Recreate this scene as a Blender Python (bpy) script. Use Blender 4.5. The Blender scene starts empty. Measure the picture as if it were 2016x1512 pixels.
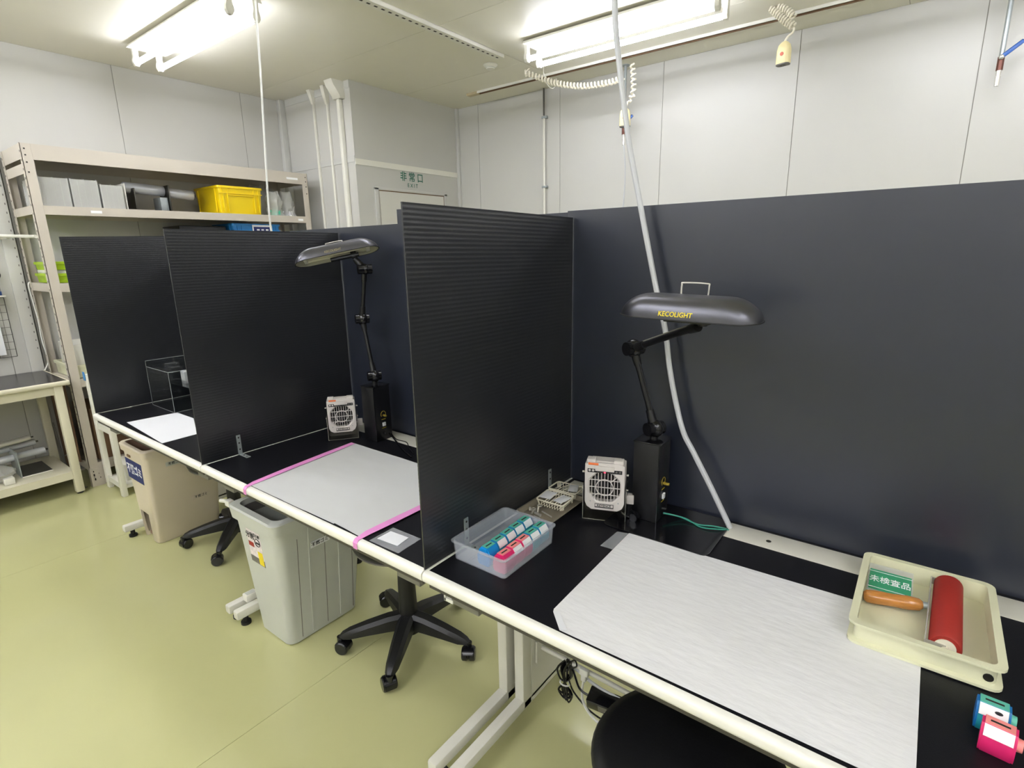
import bpy, bmesh, math, random
from mathutils import Vector, Matrix, noise
PI = math.pi
SC = bpy.context.scene
COL = SC.collection
random.seed(7)

# ------------------------------------------------------------------ camera
cam_d = bpy.data.cameras.new('camera')
cam = bpy.data.objects.new('camera', cam_d)
COL.objects.link(cam)
cam_d.sensor_width = 36.0
cam_d.lens = 1069.27 / 2016 * 36.0
cam_d.clip_start = 0.02
RT = ((0.79509728, 0.60620824, -0.0182178), (0.12957221, -0.19913735, -0.97136778), (-0.59247899, 0.76997136, -0.23688131))
cm = Matrix.Identity(4)
for i in range(3):
    cm[i][0] = RT[0][i]; cm[i][1] = -RT[1][i]; cm[i][2] = -RT[2][i]
cm[0][3], cm[1][3], cm[2][3] = 0.911, -0.82, 1.485
cam.matrix_world = cm
SC.camera = cam

# ------------------------------------------------------------------ world, view
w = bpy.data.worlds.new('world'); SC.world = w; w.use_nodes = True
w.node_tree.nodes['Background'].inputs[0].default_value = (0.9, 0.95, 1.0, 1)
w.node_tree.nodes['Background'].inputs[1].default_value = 0.15
SC.view_settings.view_transform = 'Standard'
SC.view_settings.look = 'None'
SC.view_settings.gamma = 1.0
SC.view_settings.use_curve_mapping = False
SC.view_settings.exposure = 1.46
TUBE_POWER = 13.0      # base emission of the fluorescent tubes, scaled per row to balance the light
ZC = 2.815             # ceiling height

# ------------------------------------------------------------------ materials
def lin(c):
    c = c / 255.0
    return c / 12.92 if c <= 0.04045 else ((c + 0.055) / 1.055) ** 2.4
def mat(name, rgb, rough=0.5, metal=0.0, var=0.0, vscale=8.0, bump=0.0, bscale=60.0, alpha=1.0, trans=0.0,
        emit=None, coat=0.0, spec=0.5, stretch=None):
    m = bpy.data.materials.new(name); m.use_nodes = True
    nt = m.node_tree; b = nt.nodes['Principled BSDF']
    col = tuple(lin(v) for v in rgb) + (1,)
    b.inputs['Base Color'].default_value = col
    b.inputs['Roughness'].default_value = rough
    b.inputs['Metallic'].default_value = metal
    b.inputs['Specular IOR Level'].default_value = spec
    b.inputs['Coat Weight'].default_value = coat
    b.inputs['Transmission Weight'].default_value = trans
    b.inputs['Alpha'].default_value = alpha
    if emit:
        b.inputs['Emission Color'].default_value = tuple(lin(v) for v in emit[0]) + (1,)
        b.inputs['Emission Strength'].default_value = emit[1]
    tc = nt.nodes.new('ShaderNodeTexCoord')
    src = tc.outputs['Object']
    if stretch:
        mp = nt.nodes.new('ShaderNodeMapping'); mp.inputs['Scale'].default_value = stretch
        nt.links.new(src, mp.inputs[0]); src = mp.outputs[0]
    n = nt.nodes.new('ShaderNodeTexNoise'); n.inputs['Scale'].default_value = vscale; n.inputs['Detail'].default_value = 4
    nt.links.new(src, n.inputs['Vector'])
    mix = nt.nodes.new('ShaderNodeMix'); mix.data_type = 'RGBA'
    v = max(var, 0.02)
    mix.inputs['A'].default_value = tuple(max(0, c * (1 - v)) for c in col[:3]) + (1,)
    mix.inputs['B'].default_value = tuple(min(1, c * (1 + v)) for c in col[:3]) + (1,)
    nt.links.new(n.outputs['Fac'], mix.inputs['Factor'])
    nt.links.new(mix.outputs['Result'], b.inputs['Base Color'])
    if bump:
        n2 = nt.nodes.new('ShaderNodeTexNoise'); n2.inputs['Scale'].default_value = bscale; n2.inputs['Detail'].default_value = 3
        nt.links.new(src, n2.inputs['Vector'])
        bp = nt.nodes.new('ShaderNodeBump'); bp.inputs['Strength'].default_value = bump; bp.inputs['Distance'].default_value = 0.002
        nt.links.new(n2.outputs['Fac'], bp.inputs['Height']); nt.links.new(bp.outputs[0], b.inputs['Normal'])
    return m

WALL = mat('wall_paint', (198, 197, 190), 0.42, bump=0.12, bscale=25, var=0.015, vscale=1.5)
JOINT = mat('joint_sealant', (150, 148, 138), 0.7)
CEIL = mat('ceiling_paint', (228, 224, 208), 0.4, bump=0.06, bscale=8)
TRIM = mat('aluminium_trim', (196, 196, 190), 0.4, bump=0.05)
FLOOR = mat('vinyl_floor', (190, 189, 138), 0.17, var=0.05, vscale=1.7, bump=0.05, bscale=14, coat=0.25)
FLOORJ = mat('floor_joint', (150, 150, 104), 0.6)
WHITE = mat('white_enamel', (228, 226, 214), 0.35, bump=0.05)
IVORY = mat('ivory_edging', (236, 234, 224), 0.3, var=0.03, vscale=30)
FRAMEW = mat('frame_paint', (214, 212, 200), 0.4, bump=0.08, bscale=120)
EDGESHADOW = mat('edge_shadow', (70, 66, 58), 0.5)  # shadow colour for under the desk's front edge
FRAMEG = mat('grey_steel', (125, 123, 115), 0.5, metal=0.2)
TOPB = mat('black_laminate', (20, 20, 24), 0.38, var=0.1, vscale=200, bump=0.12, bscale=500, spec=0.22)
CREAMW = mat('cream_enamel', (218, 213, 188), 0.4, var=0.03)
RACKP = mat('rack_paint', (196, 188, 174), 0.45, var=0.03, bump=0.05)
RACKD = mat('hole_dark', (45, 42, 38), 0.8)
SHEET = mat('black_corrugated', (33, 34, 38), 0.34, var=0.06, vscale=30, bump=0.05, bscale=40, spec=0.95)
SHEETF = mat('black_corrugated_fine', (37, 41, 53), 0.30, var=0.06, vscale=20, bump=0.06, bscale=60, spec=0.8)
BLACKP = mat('black_plastic', (22, 22, 23), 0.42, bump=0.1, bscale=200)
BLACKG = mat('black_gloss', (16, 16, 19), 0.22, coat=0.2)
BLACKM = mat('black_powder_coat', (20, 20, 22), 0.35, bump=0.1, bscale=500)
SEATB = mat('black_vinyl', (14, 14, 16), 0.45, bump=0.2, bscale=150)
SHADE = mat('shade_metal', (100, 100, 106), 0.36, metal=0.9, bump=0.04, bscale=200)
STEEL = mat('bright_steel', (214, 211, 202), 0.25, metal=.55, var=0.05, vscale=40, stretch=(1, 1, 8))
ZINC = mat('zinc_plate', (165, 172, 172), 0.35, metal=0.4, var=0.15, vscale=60)
DSTEEL = mat('dark_steel', (90, 88, 82), 0.3, metal=0.9, var=0.15, vscale=25)
STAINL = mat('stainless_tray', (172, 164, 146), 0.25, metal=0.5, var=0.08, vscale=20)
PAPER = mat('white_paper', (226, 226, 226), 0.75, var=0.035, vscale=16, bump=0.7, bscale=26, stretch=(1, 3, 1))
PAPER2 = mat('bright_paper', (226, 227, 229), 0.7)
FILM = mat('milky_film', (222, 223, 221), 0.35, alpha=0.86, bump=0.3, bscale=14)
PINK = mat('pink_tape', (236, 152, 214), 0.5, alpha=0.9)
CLEART = mat('clear_tape', (205, 208, 212), 0.25, alpha=0.3)
FROST = mat('frosted_plastic', (224, 230, 240), 0.22, alpha=0.30, bump=0.05)
ACRYL = mat('clear_acrylic', (246, 250, 250), 0.03, trans=1.0)
HOLD = mat('holder_plastic', (232, 232, 226), 0.3, alpha=0.55)
ACRE = mat('acrylic_edge', (200, 205, 205), 0.3, alpha=0.42)
BAG = mat('clear_bag', (225, 225, 218), 0.18, alpha=0.42, bump=0.6, bscale=25)
CREAMP = mat('cream_plastic', (224, 223, 190), 0.38, var=0.02, bump=0.04)
CREAMB = mat('cream_basket', (232, 226, 205), 0.4)
GREYP = mat('grey_plastic', (196, 198, 190), 0.42, var=0.02, bump=0.05)
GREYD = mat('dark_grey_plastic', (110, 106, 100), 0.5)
BEIGEP = mat('beige_plastic', (212, 200, 178), 0.45, bump=0.04)
BROWNP = mat('brown_inner', (150, 120, 98), 0.6)
YELLOW = mat('yellow_plastic', (240, 208, 10), 0.42, var=0.03)
BLUEP = mat('blue_plastic', (38, 128, 196), 0.42)
LIME = mat('lime_plastic', (170, 205, 30), 0.42)
TEALB = mat('teal_base', (90, 200, 165), 0.4)
IONW = mat('ioniser_grey', (212, 206, 200), 0.42, bump=0.04)
ORANGE = mat('orange_label', (238, 120, 62), 0.5)
NAVY = mat('navy_label', (30, 44, 108), 0.5)
GREEN = mat('green_card', (58, 150, 108), 0.5)
GREENT = mat('exit_green', (38, 104, 84), 0.6)
INK = mat('black_ink', (30, 30, 32), 0.6)
WINK = mat('white_ink', (246, 246, 246), 0.6)
YINK = mat('yellow_ink', (240, 216, 40), 0.5)
RED = mat('red_rubber', (160, 42, 33), 0.55, var=0.06, vscale=60, bump=0.15, bscale=150)
WOOD = mat('varnished_wood', (188, 126, 62), 0.18, var=0.35, vscale=30, coat=0.4, stretch=(1, 6, 6))
BLUEL = mat('blue_lever', (28, 84, 160), 0.4)
BRASS = mat('brown_fitting', (110, 72, 62), 0.45, metal=0.6)
GOLD = mat('brass_yellow', (196, 172, 70), 0.35, metal=0.6)
CYAN = mat('cyan_plastic', (18, 150, 225), 0.32)
TEAL = mat('teal_plastic', (40, 158, 175), 0.32)
TEALW = mat('teal_window', (98, 190, 168), 0.35)
BLUEDK = mat('blue_shell', (26, 118, 190), 0.32)
MAGEN = mat('magenta_plastic', (226, 42, 112), 0.32)
PINKW = mat('salmon_window', (244, 146, 142), 0.35)
CABLEW = mat('white_cable', (222, 222, 216), 0.4)
CABLEG = mat('grey_cable', (196, 198, 200), 0.4)
CABLET = mat('teal_cable', (60, 150, 130), 0.4)
TUBEM = mat('tube_glow', (255, 255, 255), 0.5, emit=((240, 242, 255), TUBE_POWER * .78))
TUBEF = mat('tube_glow_fill', (255, 255, 255), 0.5, emit=((240, 242, 255), TUBE_POWER * 1.38))  # stronger tubes for the unseen fixtures added as fill
TUBEB = mat('tube_glow_back', (255, 255, 255), 0.5, emit=((240, 242, 255), TUBE_POWER * .76))  # back row tubes, dimmed to balance the wall brightness
LEDR = mat('red_led', (255, 60, 80), 0.5, emit=((255, 40, 60), 4.0))
OFFTUBE = mat('unlit_tube', (212, 210, 190), 0.35)
REFL = mat('lamp_reflector', (178, 176, 158), 0.35)
CARD = mat('brown_card', (120, 92, 66), 0.7)
RUBBER = mat('rubber', (24, 24, 24), 0.6)
PHOTO = mat('label_print', (226, 214, 214), 0.5, var=0.35, vscale=70)

# ------------------------------------------------------------------ geometry helpers
def V(*a): return Vector(a)
class G:
    def __init__(s): s.bm = bmesh.new()
    def merge(s, b, M=None):
        if M is not None: b.transform(M)
        me = bpy.data.meshes.new('tmp'); b.to_mesh(me); b.free(); s.bm.from_mesh(me); bpy.data.meshes.remove(me); return s
    def box(s, x0, x1, y0, y1, z0, z1, bev=0.0, seg=2, M=None):
        b = bmesh.new(); bmesh.ops.create_cube(b, size=1)
        for v in b.verts:
            v.co = Vector(((x0 + x1) / 2 + v.co.x * (x1 - x0), (y0 + y1) / 2 + v.co.y * (y1 - y0), (z0 + z1) / 2 + v.co.z * (z1 - z0)))
        if bev: bmesh.ops.bevel(b, geom=b.edges[:], offset=bev, segments=seg, profile=0.5, affect='EDGES')
        return s.merge(b, M)
    def cyl(s, p0, p1, r, r2=None, seg=16, M=None):
        p0, p1 = Vector(p0), Vector(p1); d = p1 - p0
        b = bmesh.new()
        bmesh.ops.create_cone(b, cap_ends=True, segments=seg, radius1=r, radius2=r if r2 is None else r2, depth=d.length)
        b.transform(Matrix.Translation((p0 + p1) / 2) @ d.to_track_quat('Z', 'Y').to_matrix().to_4x4())
        return s.merge(b, M)
    def sph(s, c, r, sx=1, sy=1, sz=1, seg=20, M=None):
        b = bmesh.new(); bmesh.ops.create_uvsphere(b, u_segments=seg, v_segments=seg // 2 + 2, radius=r)
        b.transform(Matrix.Translation(Vector(c)) @ Matrix.Diagonal((sx, sy, sz, 1)))
        return s.merge(b, M)
    def tube(s, pts, r, seg=8, closed=False, M=None):
        P = [Vector(p) for p in pts]; n = len(P); rings = []
        up = Vector((0.13, 0.31, 0.94)).normalized()
        prev = None
        b = bmesh.new()
        for i in range(n):
            a = P[(i - 1) % n] if (closed or i) else P[0]; c = P[(i + 1) % n] if (closed or i < n - 1) else P[-1]
            t = (c - a)
            if t.length < 1e-9: t = Vector((0, 0, 1))
            t.normalize()
            if prev is None:
                u = t.cross(up)
                if u.length < 1e-4: u = t.cross(Vector((1, 0, 0)))
            else: u = prev - t * prev.dot(t)
            u.normalize(); prev = u; v = t.cross(u)
            rr = r[i] if isinstance(r, (list, tuple)) else r
            rings.append([b.verts.new(P[i] + (u * math.cos(2 * PI * k / seg) + v * math.sin(2 * PI * k / seg)) * rr) for k in range(seg)])
        for i in range(n if closed else n - 1):
            A, B = rings[i], rings[(i + 1) % n]
            for k in range(seg): b.faces.new((A[k], A[(k + 1) % seg], B[(k + 1) % seg], B[k]))
        if not closed:
            b.faces.new(rings[0][::-1]); b.faces.new(rings[-1])
        return s.merge(b, M)
    def loft(s, loops, cap0=True, cap1=True, M=None):
        b = bmesh.new(); R = [[b.verts.new(p) for p in L] for L in loops]; n = len(R[0])
        for A, B in zip(R, R[1:]):
            for k in range(n): b.faces.new((A[k], A[(k + 1) % n], B[(k + 1) % n], B[k]))
        if cap0: b.faces.new(R[0][::-1])
        if cap1: b.faces.new(R[-1])
        return s.merge(b, M)
    def prism(s, poly, axis, a0, a1, M=None):
        def P(u, v, a): return {'x': (a, u, v), 'y': (u, a, v), 'z': (u, v, a)}[axis]
        return s.loft([[P(u, v, a0) for u, v in poly], [P(u, v, a1) for u, v in poly]], M=M)
    def lathe(s, prof, seg=24, M=None):
        return s.loft([[(r * math.cos(2 * PI * k / seg), r * math.sin(2 * PI * k / seg), z) for k in range(seg)] for r, z in prof], M=M)
    def grid(s, nx, ny, fn, M=None):
        b = bmesh.new(); R = [[b.verts.new(fn(i / nx, j / ny)) for j in range(ny + 1)] for i in range(nx + 1)]
        for i in range(nx):
            for j in range(ny): b.faces.new((R[i][j], R[i + 1][j], R[i + 1][j + 1], R[i][j + 1]))
        return s.merge(b, M)
WM = {}
def wmat(o): return WM[o.name] if o is not None else Matrix.Identity(4)
def props(o, label=None, cat=None, group=None, kind=None):
    if label: o['label'] = label
    if cat: o['category'] = cat
    if group: o['group'] = group
    if kind: o['kind'] = kind
    return o
def thing(name, label, cat, loc=(0, 0, 0), rz=0.0, group=None, parent=None):
    o = bpy.data.objects.new(name, None); COL.objects.link(o); o.empty_display_size = 0.05
    o.location = loc; o.rotation_euler = (0, 0, rz)
    WM[o.name] = Matrix.Translation(Vector(loc)) @ Matrix.Rotation(rz, 4, 'Z')
    return props(o, label, cat, group)
def obj(name, g, m, parent=None, local=False, smooth=30, label=None, cat=None, group=None, kind=None):
    """link the collected geometry as ONE mesh; geometry is given in room coordinates unless local=True"""
    me = bpy.data.meshes.new(name)
    bmesh.ops.recalc_face_normals(g.bm, faces=g.bm.faces[:])
    if parent is not None and not local: g.bm.transform(wmat(parent).inverted())
    g.bm.to_mesh(me); g.bm.free()
    if smooth:
        me.shade_smooth(); me.set_sharp_from_angle(angle=math.radians(smooth))
    me.materials.append(m)
    o = bpy.data.objects.new(name, me); COL.objects.link(o)
    if parent is not None: o.parent = parent
    WM[o.name] = wmat(parent)
    return props(o, label, cat, group, kind)
def struct(name, g, m, parent=None, **k):
    return obj(name, g, m, parent, kind=None if parent else 'structure', **k)
def dup(o, parent=None, loc=None, rz=None, label=None, group=None):
    c = o.copy(); COL.objects.link(c)
    if parent is not None: c.parent = parent
    if loc is not None: c.location = loc
    if rz is not None: c.rotation_euler = (0, 0, rz)
    if label: c['label'] = label
    if group: c['group'] = group
    for ch in o.children: dup(ch, c)
    return c
def text(name, s, size, m, parent, org, xd, yd, local=False, ext=0.0002, align='CENTER', sx=1.0, shear=0.0, bold=0.0):
    c = bpy.data.curves.new('txt', 'FONT'); c.body = s; c.size = size; c.align_x = align; c.align_y = 'CENTER'
    c.extrude = ext; c.shear = shear; c.offset = bold; c.resolution_u = 3
    t = bpy.data.objects.new('txt', c); COL.objects.link(t)
    bpy.context.view_layer.update()
    me = bpy.data.meshes.new_from_object(t.evaluated_get(bpy.context.evaluated_depsgraph_get()))
    bpy.data.objects.remove(t); bpy.data.curves.remove(c)
    g = G(); g.bm.from_mesh(me); bpy.data.meshes.remove(me)
    xd = Vector(xd).normalized(); yd = Vector(yd); yd = (yd - xd * yd.dot(xd)).normalized(); zd = xd.cross(yd)
    M = Matrix.Identity(4)
    for i in range(3): M[i][0] = xd[i] * sx; M[i][1] = yd[i]; M[i][2] = zd[i]; M[i][3] = org[i]
    g.bm.transform(M)
    return obj(name, g, m, parent, local=local, smooth=0)
def rrect(cx, cy, z, hx, hy, r, n=4):
    r = min(r, hx, hy); L = []
    for qx, qy, a0 in ((1, 1, 0), (-1, 1, 90), (-1, -1, 180), (1, -1, 270)):
        for k in range(n + 1):
            a = math.radians(a0 + 90 * k / n)
            L.append((cx + qx * (hx - r) + r * math.cos(a), cy + qy * (hy - r) + r * math.sin(a), z))
    return L
def smoothpath(P, k=6):
    P = [Vector(p) for p in P]; Q = [P[0]] + P + [P[-1]]; out = []
    for i in range(1, len(Q) - 2):
        a, b, c, d = Q[i - 1], Q[i], Q[i + 1], Q[i + 2]
        for j in range(k):
            t = j / k
            out.append(0.5 * ((2 * b) + (-a + c) * t + (2 * a - 5 * b + 4 * c - d) * t * t + (-a + 3 * b - 3 * c + d) * t ** 3))
    out.append(P[-1]); return out
def coilpath(P, R, pitch, k=8):
    P = smoothpath(P, 8); out = []; L = 0.0
    for a, b in zip(P, P[1:]):
        d = b - a; n = max(1, int(d.length / pitch * k))
        t = d.normalized(); u = t.cross(Vector((0.2, 0.9, 0.1))).normalized(); v = t.cross(u)
        for j in range(n):
            s = L + d.length * j / n; ph = 2 * PI * s / pitch
            out.append(a + d * (j / n) + (u * math.cos(ph) + v * math.sin(ph)) * R)
        L += d.length
    return out

# ------------------------------------------------------------------ room shell
XW, YB, XR, YF = -3.90, 3.38, 3.30, -3.30
g = G(); g.box(XW - .1, XR + .1, YF - .1, YB + .1, -0.06, -0.003)
floor = struct('floor', g, FLOORJ)
xs = [XW, -2.476, -0.656, 1.164, XR]
for a, b in zip(xs, xs[1:]):
    g = G(); g.box(a + .0007, b - .0007, YF, YB, -0.003, 0.0)
    obj('vinyl_sheet', g, FLOOR, floor, smooth=0)
g = G(); g.box(XW - .1, XR + .1, YF - .1, YB + .1, ZC + .004, ZC + .06)
ceiling = struct('ceiling', g, JOINT)
ys = [YF, -2.64, -1.74, -.84, .06, .96, 1.86, 2.72, YB]; xs = [XW, -1.66, .6, XR]
for a, b in zip(xs, xs[1:]):
    for c, d in zip(ys, ys[1:]):
        g = G(); g.box(a + .0018, b - .0018, c + .0018, d - .0018, ZC, ZC + .004)
        obj('ceiling_panel', g, CEIL, ceiling, smooth=0)
def wallpanels(name, axis, pos, out, a0, a1, seams):
    """a wall in the plane axis=pos; out = direction its back goes; panels with recessed joints"""
    g = G()
    if axis == 'x': g.box(min(pos + out * .004, pos + out * .1), max(pos + out * .004, pos + out * .1), a0, a1, 0, ZC)
    else: g.box(a0, a1, min(pos + out * .004, pos + out * .1), max(pos + out * .004, pos + out * .1), 0, ZC)
    wl = struct(name, g, JOINT)
    e = [a0] + [s for s in seams if a0 < s < a1] + [a1]
    for c, d in zip(e, e[1:]):
        g = G(); lo, hi = sorted((pos, pos + out * .004))
        if axis == 'x': g.box(lo, hi, c + .002, d - .002, 0, ZC)
        else: g.box(c + .002, d - .002, lo, hi, 0, ZC)
        obj('wall_panel', g, WALL, wl, smooth=0)
    return wl
wallpanels('wall_left', 'x', XW, -1, YF, YB, [-2.72, -1.82, -.92, -.02, .86, 1.775, 2.7])
wallpanels('wall_back', 'y', YB, 1, XW, XR, [-2.66, -1.76, -.86, .045, .957, 1.86, 2.76])
wallpanels('wall_right', 'x', XR, 1, YF, YB, [-2.4, -1.5, -.6, .3, 1.2, 2.1])
wallpanels('wall_front', 'y', YF, -1, XW, XR, [-3, -2.1, -1.2, -.3, .6, 1.5, 2.4])
# boxed-in corner with the emergency exit
JX, JY = -2.93, 2.15
g = G(); g.box(XW, JX, JY, YB, 0, ZC)
cornr = struct('wall_corner', g, WALL)
g = G(); g.box(XW + .06, JX - .0, JY - .006, JY, ZC - .055, ZC); struct('trim_1', g, TRIM)
g = G(); g.box(XW + .06, JX, JY - .006, JY, 2.215, 2.262); struct('trim_2', g, TRIM)
g = G(); g.box(JX, JX + .006, JY - .0, YB, 2.195, 2.24); struct('trim_3', g, WHITE)
g = G(); g.box(XW, XW + .055, JY - .055, JY, 0, ZC, .006); struct('trim_4', g, TRIM)
g = G(); g.box(JX, JX + .03, YB - .03, YB, 0, ZC, .004); struct('trim_5', g, TRIM)
g = G(); g.box(JX, JX + .012, 2.318, 3.19, 2.014, 2.036, .002); g.box(JX, JX + .012, 2.318, 2.360, 0, 2.030, .002); g.box(JX, JX + .012, 3.152, 3.19, 0, 2.030, .002)
g2 = G(); g2.box(JX, JX + .006, 2.368, 3.144, 0.01, 2.006)
d1 = bpy.data.objects.new('door_1', None); COL.objects.link(d1); WM[d1.name] = Matrix.Identity(4); d1['kind'] = 'structure'
obj('door_frame', g, WALL, d1)
obj('door_leaf', g2, mat('door_paint', (212, 210, 200), 0.4), d1)
g = G(); g.box(JX, JX + .004, 2.358, 3.154, 0, 2.016)
obj('door_gap', g, CARD, d1)
g = G(); g.box(JX + .004, JX + .05, 3.03, 3.05, .98, 1.0, .003); g.cyl((JX + .045, 3.05, .99), (JX + .045, 2.93, .99), .009)
obj('door_handle', g, STEEL, d1)
ex = thing('exit_lettering', 'dark green emergency exit lettering above the door in the far corner', 'sign', (JX, 2.75, 2.12))
text('lettering', '非 常 口', .085, GREENT, ex, (JX + .002, 2.755, 2.142), (0, 1, 0), (0, 0, 1), bold=.0012, sx=.92)
text('lettering', 'E X I T', .045, GREENT, ex, (JX + .002, 2.76, 2.075), (0, 1, 0), (0, 0, 1), bold=.0006, sx=.95)
# skirting
g = G(); g.box(XW, XW + .008, YF, JY, 0, .06); struct('baseboard_left', g, TRIM)
g = G(); g.box(JX, XR, YB - .008, YB, 0, .06); struct('baseboard_back', g, TRIM)

# ------------------------------------------------------------------ fluorescent fixtures
def fixture():
    t = thing('ceiling_light', 'twin-tube fluorescent light, fully in view over the tall storage rack', 'ceiling light', (-2.73, .885, ZC), 0)
    g = G(); g.prism([(-.115, -.03), (.115, -.03), (.105, -.012), (.06, 0), (-.06, 0), (-.105, -.012)], 'x', -.615, .615)
    obj('housing', g, WHITE, t, local=True)
    g = G(); g.prism([(-.028, -.03), (.028, -.03), (.02, -.055), (-.02, -.055)], 'x', -.56, .56)
    obj('ballast_cover', g, WHITE, t, local=True)
    for sy in (-1, 1):
        for sx in (-1, 1):
            g = G(); g.loft([[(sx * (.612 + dx), sy * .07 + p[0], p[1]) for p in [(-.016, -.03), (.016, -.03), (.014, -.07), (.021, -.095), (.021, -.112), (.01, -.13), (-.01, -.13), (-.021, -.112), (-.021, -.095), (-.014, -.07)]] for dx in (-.012, .012)])
            obj('lamp_holder', g, WHITE, t, local=True)
        g = G(); g.cyl((-.6, sy * .07, -.11), (.6, sy * .07, -.11), .0155, seg=14)
        obj('tube', g, TUBEM, t, local=True)
    return t
f0 = fixture()
dup(f0, loc=(-.78, 2.47, ZC), label='twin-tube fluorescent light in front of the long wall rail, coiled cord at its left end')
f1 = None
for x, y in [(1.17, 2.47), (2.7, 2.47), (-.78, .885), (2.3, -.75), (-2.73, -.75), (-2.73, -2.4), (-.78, -1.6), (-.78, -2.9), (1.17, -2.4), (2.7, -2.4)]:  # unseen fixtures; those behind the camera are added to fill the room
    d = dup(f0, loc=(x, y, ZC), label='unseen twin-tube fluorescent light outside the view', group='unseen fluorescent lights')
    if y < 0:  # added fill fixtures get the stronger tubes
        for c in d.children:
            if c.name.startswith('tube'):
                c.data = c.data.copy(); c.data.materials[0] = TUBEF
for d in [o for o in bpy.data.objects if o.name.startswith('ceiling_light') and abs(o.location.y - 2.47) < .1]:
    for c in d.children:
        if c.name.startswith('tube'):
            c.data = c.data.copy(); c.data.materials[0] = TUBEB

# ------------------------------------------------------------------ desks
def desk(x0, x1, lab, lx=0.0, rx=0.0):
    t = thing('desk', lab, 'desk', ((x0 + x1) / 2, .35, 0))
    a, b = x0 + .002, x1 - .002
    g = G(); g.box(a + .006, b - .006, .001, .6895, .694, .7199); obj('desktop', g, TOPB, t)
    # rounded ivory front edging
    P = [(.001, .7203), (-.006, .7203), (-.0115, .7188), (-.0155, .7155), (-.017, .711), (-.017, .701), (-.0155, .6955), (-.0115, .692), (-.005, .6905), (.001, .6905)]
    g = G(); g.prism(P, 'x', a, b); obj('front_edging', g, IVORY, t, smooth=50)
    for e0, e1 in ((a, a + .0065), (b - .0065, b)):
        g = G(); g.box(e0, e1, -.002, .6895, .6905, .7206, .001); obj('side_edging', g, IVORY, t)
    g = G(); g.box(a + .02, b - .02, .589, .676, .715, .7212, .0012); obj('cable_cover', g, FRAMEW, t)
    g = G(); g.box(a + .02, b - .02, .03, .055, .668, .694); g.box(a + .02, b - .02, .60, .64, .55, .69); obj('underframe', g, FRAMEG, t)
    g = G(); g.box(a + .01, b - .01, -.004, .022, .676, .6908); obj('edge_shadow_strip', g, EDGESHADOW, t)  # dark strip draws the shadow under the front edging
    g = G(); g.box(a + .045, b - .045, .62, .632, .30, .66); obj('modesty_panel', g, FRAMEW, t)
    for l0, l1, px in ((x0 + lx + .001, x0 + lx + .038, x0 + lx + .034), (x1 + rx - .066, x1 + rx - .029, x1 + rx - .066)):
        g = G(); g.box(l0, l1, .345, .392, .04, .69, .006)
        g.box(l0, l1, .015, .66, .038, .076, .008)
        g.box(l0, l1, .03, .66, .652, .69, .004)
        obj('leg', g, FRAMEW, t)
        g = G(); g.box(px, px + .004, .39, .655, .06, .66); obj('side_panel', g, FRAMEW, t)
        for yy in (.055, .62):
            g = G(); g.cyl(((l0 + l1) / 2, yy, 0), ((l0 + l1) / 2, yy, .012), .02); g.cyl(((l0 + l1) / 2, yy, .01), ((l0 + l1) / 2, yy, .04), .011)
            obj('leveller', g, RUBBER, t)
    # hook on the underside near the joint, grey boxes of the sliding rail
    for hx in (b - .15, a + .05):
        g = G(); g.box(hx, hx + .09, .03, .08, .628, .670, .002); obj('rail_bracket', g, FRAMEG, t)
    return t
deskA = desk(-2.405, -1.203, 'black-topped desk with ivory front edge, farthest of three, paper and beige bin by it', lx=-.03)
deskB = desk(-1.203, 0.0, 'black-topped desk with pink-taped sheet, middle of the three', lx=0)
deskC = desk(0.0, 1.2, 'black-topped desk nearest the camera, carrying the large grey-white paper')
ho = G(); ho.box(.028, .058, .028, .045, .628, .638, .001); ho.box(.028, .034, .028, .045, .628, .668)
obj('hook', ho, WHITE, deskC)

# ------------------------------------------------------------------ black partitions
def ribbed(x, y0, y1, z0, za, zb, th=.004, pitch=.0105, amp=.0007, warp=0.0):
    """corrugated sheet in the plane x, horizontal flutes on both faces; top height za at y0 and zb at y1"""
    g = G(); n = int((za - z0) / pitch) * 4; ny = 12
    def fn(side):
        def f(i, j):
            y = y0 + (y1 - y0) * i; z = z0 + (za + (zb - za) * i - z0) * j
            d = amp * math.cos(2 * PI * j * (n / 4))
            wv = warp * (math.sin(i * 2.2 + .3) * j * j + .3 * math.sin(j * 5 + i * 3))
            return (x + side * (th / 2 + d) + wv, y, z)
        return f
    g.grid(ny, n, fn(1)); g.grid(ny, n, fn(-1))
    def edge(ii, jj):
        pts = []
        return pts
    bmesh.ops.remove_doubles(g.bm, verts=g.bm.verts[:], dist=1e-6)
    bd = [e for e in g.bm.edges if e.is_boundary]
    bmesh.ops.bridge_loops(g.bm, edges=bd)
    return g
def brackets(parent, x, ys, side, flat=True):
    for yy in ys:
        g = G(); g.box(x, x + side * .0025, yy - .008, yy + .008, .723, .80) if side > 0 else g.box(x + side * .0025, x, yy - .008, yy + .008, .723, .80)
        a, b = sorted((x, x + side * .065)); g.box(a, b, yy - .008, yy + .008, .7208, .7233)
        o = obj('angle_bracket', g, ZINC, parent)
        g = G()
        for zz in (.79, .768, .742): g.cyl((x + side * .0015, yy, zz), (x + side * .0032, yy, zz), .0032, seg=10)
        for xx in (.03, .052): g.cyl((x + side * xx, yy, .7225), (x + side * xx, yy, .7238), .0032, seg=10)
        obj('screw_holes', g, RACKD, o, kind='stuff')
PA = obj('divider_panel', ribbed(-2.4, -.004, .455, .722, 1.592, 1.60, amp=.00015, warp=.002), SHEET, cat='partition', label='black corrugated divider farthest away, standing on the far end of the desk row')
PB = obj('divider_panel', ribbed(-1.2, -.010, .684, .722, 1.583, 1.578, amp=.00015, warp=.003), SHEET, cat='partition', label='black corrugated divider between the far desk and the middle desk')
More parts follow.
